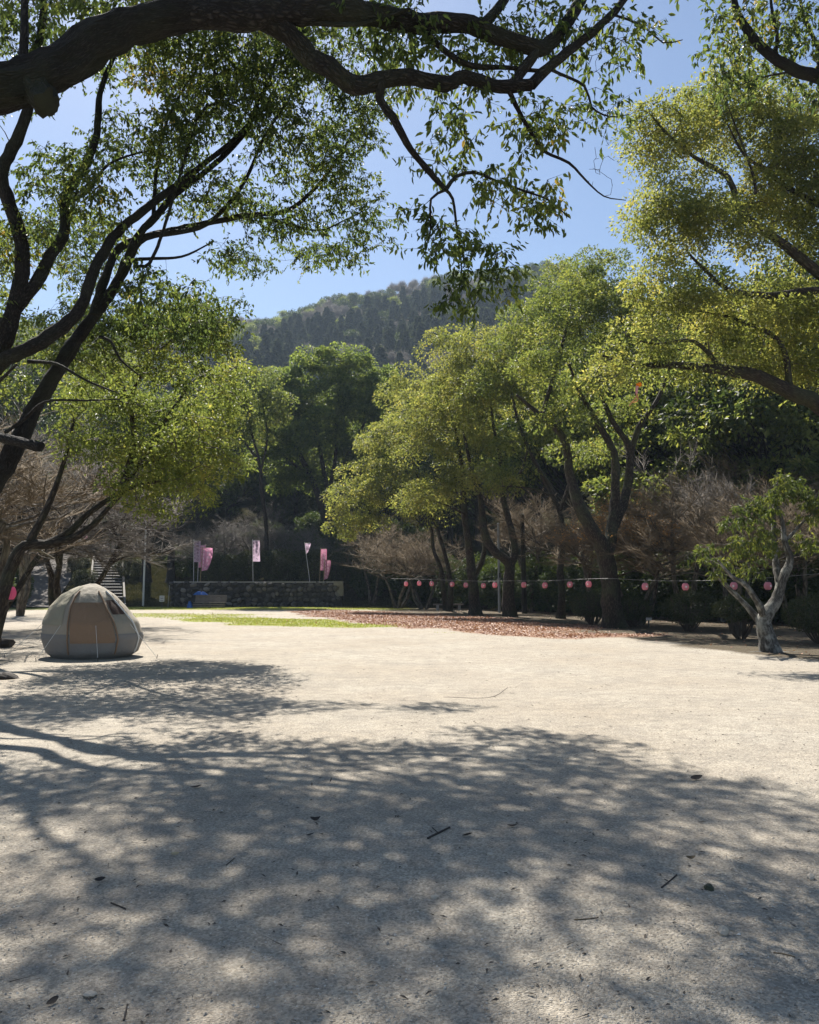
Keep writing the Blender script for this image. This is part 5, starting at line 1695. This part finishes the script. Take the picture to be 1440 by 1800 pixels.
def drape(name, label, cat, c, r, seed, parent_z=0):
    t = MB()
    g_ = np.random.default_rng(seed)
    n = 16
    u, v = np.meshgrid(np.linspace(-1, 1, n), np.linspace(-1, 1, n))
    rad = np.maximum(np.abs(u), np.abs(v))
    a = np.arctan2(v, u)
    Z = (1 - rad ** 2) * (0.8 + 0.4 * np.sin(a * 3 + seed)) + 0.12 * np.sin(u * 9 + seed) * np.cos(v * 8) * (1 - rad * .6)
    V = np.stack([u * r[0], v * r[1], np.maximum(Z, 0) * r[2]], -1).reshape(-1, 3)
    gi = np.arange(n - 1)[:, None] * n + np.arange(n - 1)[None, :]
    f_ = np.stack([gi, gi + 1, gi + n + 1, gi + n], -1).reshape(-1, 4)
    t.add(V, f_)
    t.add(V * [0.98, 0.98, 0] + [0, 0, -0.01], f_[:, ::-1])
    o = link(name, t.mesh(name, M['tarp'], True))
    o.location = c
    return props(o, label, cat)


drape("tarp", "crumpled blue tarp lying over the bench's back", "tarp", (bx - 0.82, 63.95, 1.0), (0.55, 0.22, 0.26), 2)
drape("bag", "small blue bag standing on the grass at the bench's left end", "bag", ((336 - 720) / FPX * 63, 63, 0.012), (0.2, 0.16, 0.5), 5)
x0 = (788 - 720) / FPX * 57
pb = thing("plank_bench", "low dark plank bench among the trunks of the row", "bench", (x0, 57, 0))
m_ = MB()
m_.box((0, 0, 0.4), (2.1, 0.4, 0.09))
link("seat", m_.mesh("seat", M['slat'], False), pb)
for x in (-0.75, 0.75):
    m_ = MB()
    m_.box((x, 0, 0.17), (0.18, 0.34, 0.36))
    link("leg", m_.mesh("leg", M['rail'], False), pb)


def sign(px, d, w_, h_, zc, label, lines=3):
    x = (px - 720) / FPX * d
    t = thing("sign", label, "sign", (x, d, gz(x, d)))
    m_ = MB()
    m_.box((0, 0, zc / 2), (0.05, 0.05, zc))
    link("post", m_.mesh("post", M['iron'], False), t)
    m_ = MB()
    m_.box((0, -0.045, zc), (w_, 0.03, h_))
    bo = link("board", m_.mesh("board", M['pole_white'], False), t)
    m_ = MB()
    for i in range(lines):
        m_.box((0, -0.064, zc + h_ * (0.28 - 0.56 * i / max(1, lines - 1))), (w_ * 0.7, 0.004, h_ * 0.09))
    link("print", m_.mesh("print", M['print_dark'], False), bo)


sign(287.5, 63, 0.36, 0.45, 0.72, "small white notice board on a short post left of the stone wall")
sign(1137, 33, 0.22, 0.11, 0.33, "tiny pale plant label on a stake right of the thickest trunk", 2)


def pole(px, d, ptop, r, m, label, lean=0.0, arm=False, name="pole"):
    x = (px - 720) / FPX * d
    z0 = gz(x, d)
    top = P(px + lean, ptop, d)
    t = thing(name, label, "pole", (x, d, z0))
    m_ = MB()
    m_.tube([(0, 0, -0.1), (top[0] - x, 0, top[2] - z0)], [r, r * 0.8], 12)
    link("shaft", m_.mesh("shaft", m, True), t)
    m_ = MB()
    m_.tube([(top[0] - x, 0, top[2] - z0), (top[0] - x, 0, top[2] - z0 + 0.06)], [r * 1.15, r * 0.6], 12)
    link("cap", m_.mesh("cap", m, True), t)
    if arm:
        m_ = MB()
        m_.box((0.05, -0.1, (top[2] - z0) * 0.42), (0.14, 0.12, 0.3))
        link("box", m_.mesh("box", M['iron'], False), t)
    return t


pole(254.5, 67.5, 905, 0.085, M['pole_white'], "tall thin white pole on the grassy bank right of the stairs", 3)
pole(877, 51.5, 921, 0.085, M['steel'], "straight grey metal pole among the trunks of the row", -1, True)
pole(921, 50, 905, 0.16, M['bark'], "rough brown timber post right of the grey metal pole", -3, name="timber_post")
pole(298, 64, 1030, 0.025, M['steel'], "thin metal rod standing beside the white notice board", 0, name="rod")
# ------------------------------------------------------------------ things at the top of the path
zt = gz(-37.5, 86)
M['crate_wood'] = simple_mat("crate_wood", (0.34, 0.22, 0.12), 0.8, 0.25, 5)
b0 = thing("wooden_box", "orange-brown wooden box at the top of the sloping path", "box", ((68 - 720) / FPX * 84, 84, gz((68 - 720) / FPX * 84, 84)))
m_ = MB()
m_.box((0, 0, 0), (1.2, 0.05, 0.22))
pl = m_.mesh("plank", M['crate_wood'], False)
for i in range(4):
    o = link("plank", pl, b0)
    o.location = (0, -0.4, 0.14 + i * 0.235)
    o = link("plank", pl, b0)
    o.location = (0, 0.4, 0.14 + i * 0.235)
    for sx in (-0.6, 0.6):
        o = link("plank", pl, b0)
        o.location = (sx, 0, 0.14 + i * 0.235)
        o.rotation_euler = (0, 0, math.pi / 2)
        o.scale = (0.65, 1, 1)
m_ = MB()
m_.box((0, 0, 0.98), (1.35, 0.95, 0.05))
link("lid", m_.mesh("lid", M['crate_wood'], False), b0)
fx = (105 - 720) / FPX * 90
fn = thing("fence", "grey board fence across the top of the sloping path", "fence", (fx, 90, gz(fx, 90)))
m_ = MB()
m_.box((0, 0, 0.5), (0.3, 0.04, 1.0))
bd = m_.mesh("board", M['steel'], False)
for i in range(14):
    o = link("board", bd, fn)
    o.location = (-2.3 + i * 0.34, 0, 0.05 * (i % 2))
m_ = MB()
m_.box((0, 0.05, 0.75), (4.9, 0.05, 0.1))
m_.box((0, 0.05, 0.25), (4.9, 0.05, 0.1))
link("rail", m_.mesh("rail", M['steel'], False), fn)
for i, px in enumerate((182, 190, 199, 207)):
    x = (px - 720) / FPX * 89.5
    t = thing("stone_post", "square stone post at the stairs' head, %s of the posts" % ORD[i], "post", (x, 89.5, gz(x, 89.5)), 0, "stone posts at the stairs' head")
    m_ = MB()
    m_.box((0, 0, 0.5), (0.3, 0.3, 1.05))
    link("shaft", m_.mesh("shaft", M['rail'], False), t)
    m_ = MB()
    m_.box((0, 0, 1.07), (0.24, 0.24, 0.08))
    link("cap", m_.mesh("cap", M['rail'], False), t)

# ------------------------------------------------------------------ lanterns on their wire
M['paper'] = cloth_mat("lantern_paper", (0.86, 0.40, 0.47), 0.5)
M['paper_bright'] = cloth_mat("lantern_paper_bright", (0.88, 0.24, 0.42), 0.5)
M['lantern_cap'] = simple_mat("lantern_cap", (0.025, 0.02, 0.02), 0.5, 0.1)
M['wire'] = simple_mat("wire", (0.24, 0.235, 0.22), 0.5, 0.1)
M['mark'] = simple_mat("lantern_mark", (0.85, 0.78, 0.78), 0.7, 0.1)


def lantern_meshes(m):
    prof = [(0.085, 0.16)]
    for i in range(25):
        z = 0.155 - 0.31 * i / 24
        r = 0.155 * math.sqrt(max(0.0, 1 - (z / 0.19) ** 2)) * (1.0 if i % 2 else 0.965) + 0.004
        prof.append((r, z))
    prof.append((0.085, -0.16))
    s = 18
    m_ = MB()
    v = [(r * math.cos(a), r * math.sin(a), z) for r, z in prof for a in np.linspace(0, 2 * math.pi, s, endpoint=False)]
    f = [[i * s + j, (i + 1) * s + j, (i + 1) * s + (j + 1) % s, i * s + (j + 1) % s] for i in range(len(prof) - 1) for j in range(s)]
    m_.add(v, f)
    sh = m_.mesh("paper_shade", m, True)
    m_ = MB()
    m_.tube([(0, 0, 0.155), (0, 0, 0.185)], 0.088, 16)
    tp = m_.mesh("top_ring", M['lantern_cap'], True)
    m_ = MB()
    m_.tube([(0, 0, -0.185), (0, 0, -0.155)], 0.088, 16)
    bt = m_.mesh("bottom_ring", M['lantern_cap'], True)
    m_ = MB()
    m_.tube([(0, 0, 0.19), (0, 0, 0.26)], 0.006, 5)
    hk = m_.mesh("hook", M['wire'], True)
    # five petalled blossom mark lying on the paper
    m_ = MB()
    pts = [(0, 0, 0)]
    for i in range(40):
        a = 2 * math.pi * i / 40
        r = 0.05 * (0.72 + 0.28 * abs(math.sin(a * 2.5)))
        pts.append((r * math.cos(a), 0, r * math.sin(a)))
    V = np.array(pts)
    V[:, 1] = -np.sqrt(np.maximum(0.163 ** 2 - V[:, 0] ** 2, 0)) + 0.002
    m_.add(V, [[0, i + 1, (i + 1) % 40 + 1] for i in range(40)])
    mk = m_.mesh("blossom_mark", M['mark'], True)
    return sh, tp, bt, hk, mk


LM = {'a': lantern_meshes(M['paper']), 'b': lantern_meshes(M['paper_bright'])}


def lantern(p, k, label, group, sc=1.0, rz=0.0, mark=True):
    t = thing("paper_lantern", label, "lantern", tuple(p), rz, group)
    t.scale = (sc,) * 3
    sh = link("paper_shade", LM[k][0], t)
    link("top_ring", LM[k][1], t)
    link("bottom_ring", LM[k][2], t)
    link("hook", LM[k][3], t)
    if mark:
        link("blossom_mark", LM[k][4], sh)


LXY = [(714, 1026.5), (737, 1025.5), (759, 1026), (795, 1027), (819, 1028.5), (850, 1029.5), (870, 1028.5), (921, 1028), (958, 1029), (1002, 1027.5), (1035, 1027), (1134, 1031), (1205, 1031.5), (1290, 1030), (1350, 1030)]
ld = lambda px: np.interp(px, [690, 730, 870, 1000, 1134, 1350, 1445], [46, 44, 38, 33, 28.5, 25.2, 23.5])
for i, (px, py) in enumerate(LXY):
    lantern(P(px, py, ld(px)), 'a', "pink paper lantern hanging under the trees, %s of the string" % ORD[i], "pink lanterns on the wire under the trees", sc=0.74, rz=(i * 37 % 10 - 5) * 0.12)
wp = [(688, 1017), (737, 1018), (795, 1020), (850, 1021.5), (897, 1021), (958, 1021), (1010, 1018.5), (1070, 1017), (1134, 1020), (1205, 1021), (1290, 1019), (1360, 1015), (1445, 1008)]
m_ = MB()
m_.tube(catmull(np.array([P(px, py, float(ld(px))) for px, py in wp]), 0.5), 0.006, 6)
props(link("lantern_wire", m_.mesh("lantern_wire", M['wire'], True)), "pale sagging wire carrying the lanterns past the tree trunks", "wire")
g5 = "pink lanterns at the left edge"
lantern(P(8, 1042, 18.3), 'b', "bright pink lantern at the left edge with a white blossom mark, the nearer one", g5, 1.0, 0.1)
lantern(P(17, 1042.5, 19.3), 'b', "bright pink lantern at the left edge, partly behind the nearer one", g5, 0.95, 2.0, False)
m_ = MB()
m_.tube(catmull(np.array([P(-120, 1008, 18), P(-40, 1018, 18.2), P(8, 1023.5, 18.5), P(24, 1018, 18.4)]), 0.3), 0.007, 6)
props(link("lantern_wire", m_.mesh("lantern_wire", M['wire'], True)), "pale wire at the left edge tied to the bent trunk, holding two lanterns", "wire")

# ------------------------------------------------------------------ streamer caught in the right-hand trees
sp = P(1124, 676, 19.6)
sr = thing("streamer", "orange and pink streamer caught on a branch among the right-hand trees", "streamer", tuple(sp))
sr.scale = (0.66, 0.66, 0.66)
M['orange'] = cloth_mat("streamer_orange", (0.85, 0.32, 0.03), 0.4)
M['pale_pink'] = cloth_mat("streamer_pink", (0.75, 0.42, 0.45), 0.4)
M['pale_orange'] = cloth_mat("streamer_tail", (0.78, 0.42, 0.22), 0.4)
m_ = MB()
m_.blob((0, 0, 0), (0.09, 0.07, 0.08), 10, 7, 0.15, 3)
m_.tube([(-0.08, 0, 0.04), (-0.1, 0, -0.1)], 0.035, 8)
link("knot", m_.mesh("knot", M['orange'], True), sr)
m_ = MB()
m_.tube([(-0.08, 0, -0.06), (-0.1, 0, -0.2), (-0.11, 0, -0.34)], [0.055, 0.05, 0.04], 8)
link("sleeve", m_.mesh("sleeve", M['pale_pink'], True), sr)
for pts in ([(-0.11, 0, -0.34), (-0.13, 0, -0.48), (-0.24, 0.02, -0.6), (-0.34, 0, -0.72), (-0.4, 0, -0.82)], [(-0.11, 0, -0.34), (-0.06, 0.03, -0.5), (-0.1, 0.03, -0.62), (-0.24, 0.05, -0.66)]):
    m_ = MB()
    m_.tube(catmull(pts, 0.05), [0.03] + [0.024] * (len(catmull(pts, 0.05)) - 2) + [0.012], 6)
    link("tail", m_.mesh("tail", M['pale_orange'], True), sr)

# ------------------------------------------------------------------ dome tent on the gravel
M['tent_tan'] = simple_mat("tent_tan", (0.31, 0.275, 0.22), 0.8, 0.12, 1.5, 0.05)
M['tent_olive'] = simple_mat("tent_olive", (0.285, 0.262, 0.19), 0.8, 0.12, 1.5, 0.05)
M['tent_brown'] = simple_mat("tent_brown", (0.23, 0.15, 0.095), 0.8, 0.15, 1.5, 0.05)
M['tent_grey'] = simple_mat("tent_grey", (0.19, 0.183, 0.175), 0.8, 0.12, 1.5, 0.05)
M['tent_mesh'] = simple_mat("tent_mesh", (0.06, 0.035, 0.025), 0.8, 0.2, 5)
M['tent_pipe'] = simple_mat("tent_pipe", (0.62, 0.62, 0.60), 0.5, 0.05)
TD = 19.2
tc0 = np.array([(169 - 720) / FPX * TD, TD, 0.0])
tent = thing("dome_tent", "soft grey-brown dome tent standing on the gravel at the foot of the left path", "tent", tuple(tc0))
TZ = np.array([0.0, 0.12, 0.45, 0.8, 1.15, 1.42, 1.6, 1.68])
TL = np.array([-0.88, -1.02, -1.14, -1.12, -0.98, -0.74, -0.42, -0.12])
TR = np.array([0.84, 1.02, 1.14, 1.02, 0.72, 0.46, 0.20, 0.02])
TY = np.array([0.72, 0.85, 0.92, 0.86, 0.68, 0.46, 0.22, 0.04])


def tent_pt(a, z, off=0.0):
    l, r, w_ = np.interp(z, TZ, TL), np.interp(z, TZ, TR), np.interp(z, TZ, TY)
    cx, rx = (l + r) / 2, (r - l) / 2
    return np.array([cx + (rx + off) * math.cos(a), (w_ + off) * math.sin(a), z + off * 0.3])


def tent_panel(name, a0, a1, z0, z1, m, off, na=24, nz=14, parent=None, label=None):
    V = np.array([tent_pt(a, z, off) for z in np.linspace(z0, z1, nz) for a in np.linspace(a0, a1, na)])
    gi = np.arange(nz - 1)[:, None] * na + np.arange(na - 1)[None, :]
    m_ = MB()
    m_.add(V, np.stack([gi, gi + 1, gi + na + 1, gi + na], -1).reshape(-1, 4))
    return link(name, m_.mesh(name, m, True), parent or tent, label=label)


tent_panel("canopy", 0, 2 * math.pi, 0.55, 1.68, M['tent_tan'], 0.0, 49, 24)
tent_panel("skirt", 0, 2 * math.pi, 0.0, 0.55, M['tent_grey'], 0.006, 49, 10)
tent_panel("olive_panel", math.radians(168), math.radians(252), 0.75, 1.62, M['tent_olive'], 0.012)
door = tent_panel("door", math.radians(262), math.radians(312), 0.35, 1.25, M['tent_brown'], 0.016)
tent_panel("window", math.radians(318), math.radians(346), 0.98, 1.3, M['tent_mesh'], 0.014, 10, 8)
for a0, a1 in ((math.radians(-8), math.radians(-24)), (math.radians(258), math.radians(262)), (math.radians(316), math.radians(312))):
    pts = [tent_pt(a0 + (a1 - a0) * t_, z, 0.02) for t_, z in zip(np.linspace(0, 1, 14), np.linspace(0.1, 1.5, 14))]
    m_ = MB()
    m_.tube(catmull(pts, 0.1), 0.018, 7)
    link("piping", m_.mesh("piping", M['tent_pipe'] if a0 < 0 else M['tent_brown'], True), tent)

for a in (200, 250, 292, 338):
    a = math.radians(a)
    p0 = tent_pt(a, 0.75, 0.01)
    p1 = np.array([p0[0] + 0.75 * math.cos(a), p0[1] + 0.6 * math.sin(a), 0.03])
    m_ = MB()
    m_.tube([p0, p1], 0.004, 5)
    gl_ = link("guy_line", m_.mesh("guy_line", M['tent_pipe'], True), tent)
    m_ = MB()
    m_.tube([p1 + [0, 0, -0.03], p1 + [0.02 * math.cos(a), 0.02 * math.sin(a), 0.06]], 0.007, 6)
    link("peg", m_.mesh("peg", M['iron'], True), gl_)

# ------------------------------------------------------------------ what lies on the ground
def scatter(mask, x0, x1, y0, y1, n, g_):
    x, y = g_.uniform(x0, x1, n), g_.uniform(y0, y1, n)
    ok = mask(x, y) > g_.uniform(0.15, 1, n)
    return x[ok], y[ok]


g_ = np.random.default_rng(31)
gzero = lambda x, y: (fbm(x, y, 3.0, 5) - 0.5) * 0.035 + (fbm(x, y, 0.9, 6) - 0.5) * 0.012
x, y = scatter(litter_mask, -14, 12, 22, 66, 150000, g_)
n = len(x)
m_ = MB()
d = np.stack([np.cos(g_.uniform(0, 6.28, n)), np.sin(g_.uniform(0, 6.28, n)), g_.normal(0, 0.25, n)], 1)
m_.leaves(np.stack([x, y, gzero(x, y) + 0.015], 1), d, g_.normal(0, 0.4, (n, 3)) + [0, 0, 1], g_.uniform(0.06, 0.12, n), 0.055)
# stray leaves thinning out over the grass and the soil
x, y = g_.uniform(-16, 22, 26000), g_.uniform(14, 64, 26000)
ok = (grass_mask(x, y) + 0.5 * soil_mask(x, y)) * 0.7 > g_.uniform(0.1, 1.5, 26000)
x, y = x[ok], y[ok]
n = len(x)
d = np.stack([np.cos(g_.uniform(0, 6.28, n)), np.sin(g_.uniform(0, 6.28, n)), g_.normal(0, 0.25, n)], 1)
m_.leaves(np.stack([x, y, gzero(x, y) + 0.02], 1), d, g_.normal(0, 0.4, (n, 3)) + [0, 0, 1], g_.uniform(0.06, 0.11, n), 0.05)
props(link("leaf_litter", m_.mesh("leaf_litter", M['litter'], False), kind="stuff"), "drift of reddish fallen leaves along the tree row", "fallen leaves")
x, y = scatter(grass_mask, -24, 6, 26, 66, 110000, g_)
n = len(x)
p0 = np.stack([x, y, gzero(x, y) - 0.005], 1)
m_ = MB()
m_.leaves(p0, np.stack([g_.normal(0, 0.5, n), g_.normal(0, 0.5, n), np.ones(n)], 1), g_.normal(0, 1, (n, 3)) * [1, 1, 0.1], g_.uniform(0.03, 0.075, n), 0.035)
props(link("grass", m_.mesh("grass", M['grass'], False), kind="stuff"), "short bright grass along the back of the square", "grass")
m_ = MB()
# tufts on the bank
x, y = g_.uniform(-30, -19.5, 40000), g_.uniform(66, 84, 40000)
n = len(x)
zz = terrain_z(x, y)
m_.leaves(np.stack([x, y, zz - 0.03], 1), np.stack([g_.normal(0, 0.5, n), g_.normal(0, 0.5, n), np.ones(n)], 1), g_.normal(0, 1, (n, 3)) * [1, 1, 0.1], g_.uniform(0.06, 0.2, n), 0.05)
x, y = g_.uniform(-6, 4, 16000), g_.uniform(63, 74, 16000)
n = len(x)
zz = terrain_z(x, y)
m_.leaves(np.stack([x, y, np.maximum(zz, 0) - 0.03], 1), np.stack([g_.normal(0, 0.5, n), g_.normal(0, 0.5, n), np.ones(n)], 1), g_.normal(0, 1, (n, 3)) * [1, 1, 0.1], g_.uniform(0.06, 0.2, n), 0.05)
props(link("bank_grass", m_.mesh("bank_grass", M['grass_shaded'], False), kind="stuff"), "tufted grass, coloured dark like shade, on the bank between the stairs and the wall", "grass")

# pebbles near the camera
n = 30000
y = 2.4 + 9.5 * g_.random(n) ** 1.7
x = g_.uniform(-0.62, 0.62, n) * (y + 0.6)
s = g_.uniform(0.002, 0.006, n) * np.where(g_.random(n) < 0.015, 2.0, 1)
o8 = np.array([[1, 0, 0], [0, 1, 0], [-1, 0, 0], [0, -1, 0], [0, 0, 0.8], [0, 0, -0.5]], float)
V = o8[None] * g_.uniform(0.6, 1.3, (n, 6, 1)) * s[:, None, None]
ra = g_.uniform(0, 6.28, n)
ca, sa = np.cos(ra)[:, None], np.sin(ra)[:, None]
V = np.stack([V[..., 0] * ca - V[..., 1] * sa, V[..., 0] * sa + V[..., 1] * ca, V[..., 2]], -1)
V = V + np.stack([x, y, gzero(x, y) + s * 0.15], 1)[:, None]
f = np.arange(n)[:, None, None] * 6 + np.array([[0, 1, 4], [1, 2, 4], [2, 3, 4], [3, 0, 4]])[None]
m_ = MB()
m_.add(V.reshape(-1, 3), f.reshape(-1, 3))


def pebble_mat():
    m, nt = mat("pebble")
    ge = nd(nt, "ShaderNodeNewGeometry")
    c = ramp(nt, ge.outputs['Random Per Island'], [(0, (0.2, 0.18, 0.155)), (0.3, (0.34, 0.31, 0.26)), (0.85, (0.47, 0.43, 0.37)), (1, (0.66, 0.62, 0.55))])
    b = nd(nt, "ShaderNodeBsdfPrincipled")
    nt.links.new(c, b.inputs['Base Color'])
    b.inputs['Roughness'].default_value = 0.85
    o = nd(nt, "ShaderNodeOutputMaterial")
    nt.links.new(b.outputs[0], o.inputs[0])
    return m


M['pebble'] = pebble_mat()
props(link("gravel", m_.mesh("gravel", M['pebble'], False), kind="stuff"), "loose grit and small pebbles on the near ground", "gravel")
# crumbs of bark and leaf over the whole square
n = 1600
y = 3 + 30 * g_.random(n) ** 1.5
x = g_.uniform(-0.55, 0.55, n) * (y + 1)
d = np.stack([np.cos(g_.uniform(0, 6.28, n)), np.sin(g_.uniform(0, 6.28, n)), g_.normal(0, 0.15, n)], 1)
m_ = MB()
m_.leaves(np.stack([x, y, gzero(x, y) + 0.008], 1), d, g_.normal(0, 0.3, (n, 3)) + [0, 0, 1], g_.uniform(0.012, 0.05, n) * (1 + y * 0.02), 0.012)
a0 = np.stack([x, y, gzero(x, y) + 0.008], 1)[:160] + [0.13, 0.2, 0]
m_.spikes(a0, a0 + d[:160] * g_.uniform(0.04, 0.13, 160)[:, None] * [1, 1, 0.2], 0.0025)
props(link("ground_crumbs", m_.mesh("ground_crumbs", M['twig_dark'], False), kind="stuff"), "dark crumbs of bark, leaf and twig strewn over the gravel", "debris")

M['dry_leaf'] = simple_mat("dry_leaf", (0.42, 0.33, 0.19), 0.7, 0.2, 20)
M['pebble_pale'] = simple_mat("stone_pale", (0.46, 0.40, 0.32), 0.85, 0.2, 14, 0.004)
M['dead_bark'] = simple_mat("dead_bark", (0.035, 0.028, 0.023), 0.85, 0.3, 10)
M['dark_leaf'] = simple_mat("dark_leaf", (0.03, 0.035, 0.015), 0.5, 0.3, 10)


def on(px, py):
    q = G(px, py)
    q[2] = float(gzero(np.array([q[0]]), np.array([q[1]]))[0])
    return q


def stone_at(px, py, r, label, m='pebble_pale', sq=0.6, seed=1):
    q = on(px, py)
    m_ = MB()
    m_.blob((0, 0, 0), (r, r * 0.8, r * sq), 10, 7, 0.18, seed)
    o = link("stone", m_.mesh("stone", M[m], False))
    o.location = (q[0], q[1], q[2] + r * sq * 0.45)
    o.rotation_euler = (0.2, 0.15, seed * 1.3)
    props(o, label, "stone")


def twig_at(pix, r, label, m='dead_bark', forks=()):
    r = r * 0.7
    q = [on(*p_) + np.array([0, 0, r * 0.8]) for p_ in pix]
    t = thing("fallen_twig", label, "twig", tuple(q[0]))
    m_ = MB()
    m_.tube(catmull(np.array(q) - q[0], 0.03), r, 7, 0.12)
    link("stick", m_.mesh("stick", M[m], True), t)
    for fk in forks:
        k = [on(*p_) + np.array([0, 0, r * 1.2]) for p_ in fk]
        m_ = MB()
        m_.tube(np.array(k) - q[0], r * 0.5, 6)
        link("side_shoot", m_.mesh("side_shoot", M[m], True), t)


def leaf_at(px, py, L, rz, label, m='dead_bark'):
    q = on(px, py)
    L = L * 0.62
    m_ = MB()
    u = np.linspace(0, 1, 9)
    wv = np.sin(u * math.pi) ** 0.7 * L * 0.22
    V = np.concatenate([np.stack([u * L - L / 2, wv * s_ + 0.1 * L * np.sin(u * 3 + px), 0.008 + 0.9 * L * (u - 0.5) ** 2 * (1 + 0.6 * math.sin(px)) + np.abs(s_) * wv * (0.7 + 0.5 * math.sin(px * 3 + s_))], 1) for s_ in (-1, 0, 1)])
    f = [[i + k * 9, i + 1 + k * 9, i + 10 + k * 9, i + 9 + k * 9] for k in (0, 1) for i in range(8)]
    m_.add(V, f)
    o = link("fallen_leaf", m_.mesh("fallen_leaf", M[m], True))
    o.location = tuple(q)
    o.rotation_euler = (0.1, -0.1, rz)
    props(o, label, "leaf")


stone_at(158, 1754, 0.028, "flat tan stone on the near gravel, the palest near the bottom edge", seed=2, sq=0.4)
stone_at(1272, 1645, 0.026, "angular pale stone in the sunlit patch on the lower right", seed=5, sq=0.9)
stone_at(1426, 1546, 0.024, "narrow pale stone close to the right edge", seed=8, sq=0.8)
stone_at(862, 1505, 0.022, "small pale stone in the shade below the forked twig", seed=9, sq=0.5)
stone_at(764, 1579, 0.02, "small buff pebble in the middle of the shaded gravel", seed=12)
stone_at(1247, 1565, 0.03, "dark green-black lump standing for a leaf beside a sunlit patch on the right", 'dark_leaf', 0.55, 4)  # a dark leaf, built as a squat stone shape
stone_at(208, 1642, 0.012, "tiny grey pebble in the big sunlit patch at lower left", seed=14)
stone_at(6, 1138, 0.32, "dark rock at the left edge beside the tent", 'dead_bark', 0.5, 3)
stone_at(12, 1193, 0.26, "low dark lump standing for a leaf tuft at the left edge in front of the tent", 'dead_bark', 0.3, 6)  # a tuft of dark leaves, built as a flat rock shape
twig_at([(752, 1477), (770, 1468), (791, 1458)], 0.009, "dark forked twig on the shaded gravel, the thickest one", forks=[[(770, 1468), (760, 1459)]])
twig_at([(1163, 1563), (1176, 1552), (1190, 1540)], 0.006, "thin dark twig pointing up the gravel on the right", forks=[[(1176, 1552), (1168, 1548)]])
twig_at([(412, 1510), (398, 1522)], 0.004, "short dark twig in the sunlit gravel on the left")
twig_at([(195, 1590), (215, 1598), (221, 1601)], 0.005, "bent brown twig in the sunlit patch at lower left")
twig_at([(218, 1798), (222, 1780), (224, 1770)], 0.005, "dark twig at the bottom edge left of centre")
twig_at([(1010, 1620), (1030, 1619), (1052, 1616)], 0.004, "long thin pale twig across the shaded gravel", 'twig_brown')
twig_at([(1360, 1677), (1380, 1680), (1398, 1685)], 0.004, "thin brown twig in the bright patch at lower right", 'twig_brown')
twig_at([(780, 1225), (860, 1226), (893, 1209)], 0.004, "long thin twig lying on the sunny gravel in mid-distance")
leaf_at(555, 1445, 0.12, 0.1, "curled dark leaf on the gravel left of the forked twig")
leaf_at(546, 1472, 0.1, 0.4, "smaller curled black leaf just below the curled dark leaf")
leaf_at(822, 1473, 0.12, 0.15, "curled dark leaf right of the forked twig")
leaf_at(902, 1456, 0.13, -0.1, "dark flat leaf between the forked twig and the right side")
leaf_at(1225, 1373, 0.2, 0.3, "large dark curled leaf at the edge of the big shadow on the right")
leaf_at(308, 1506, 0.09, 0.0, "pale dry leaf on the gravel at left", 'dry_leaf')
leaf_at(176, 1553, 0.1, 0.1, "dark leaf lying at the edge of a shadow at lower left")
leaf_at(345, 1385, 0.15, 0.2, "dark leaf on the gravel farther back on the left")
leaf_at(255, 1480, 0.06, 0.7, "small black leaf scrap on the left gravel")
leaf_at(92, 1768, 0.09, 0.9, "brown leaf at the lower left corner")
leaf_at(1215, 1513, 0.09, 0.0, "grey-brown leaf on the shaded gravel at right", 'twig_brown')

# ------------------------------------------------------------------ the hazy air
bm_ = MB()
bm_.box((0, 0, 92), (1390, 1390, 190))
hm, nt = mat("haze")
pv = nd(nt, "ShaderNodeVolumePrincipled")
pv.inputs['Color'].default_value = (0.66, 0.82, 1.0, 1)
pv.inputs['Density'].default_value = 0.00032
pv.inputs['Anisotropy'].default_value = 0.0
o = nd(nt, "ShaderNodeOutputMaterial")
nt.links.new(pv.outputs[0], o.inputs['Volume'])
link("haze", bm_.mesh("haze", hm, False), kind="stuff")
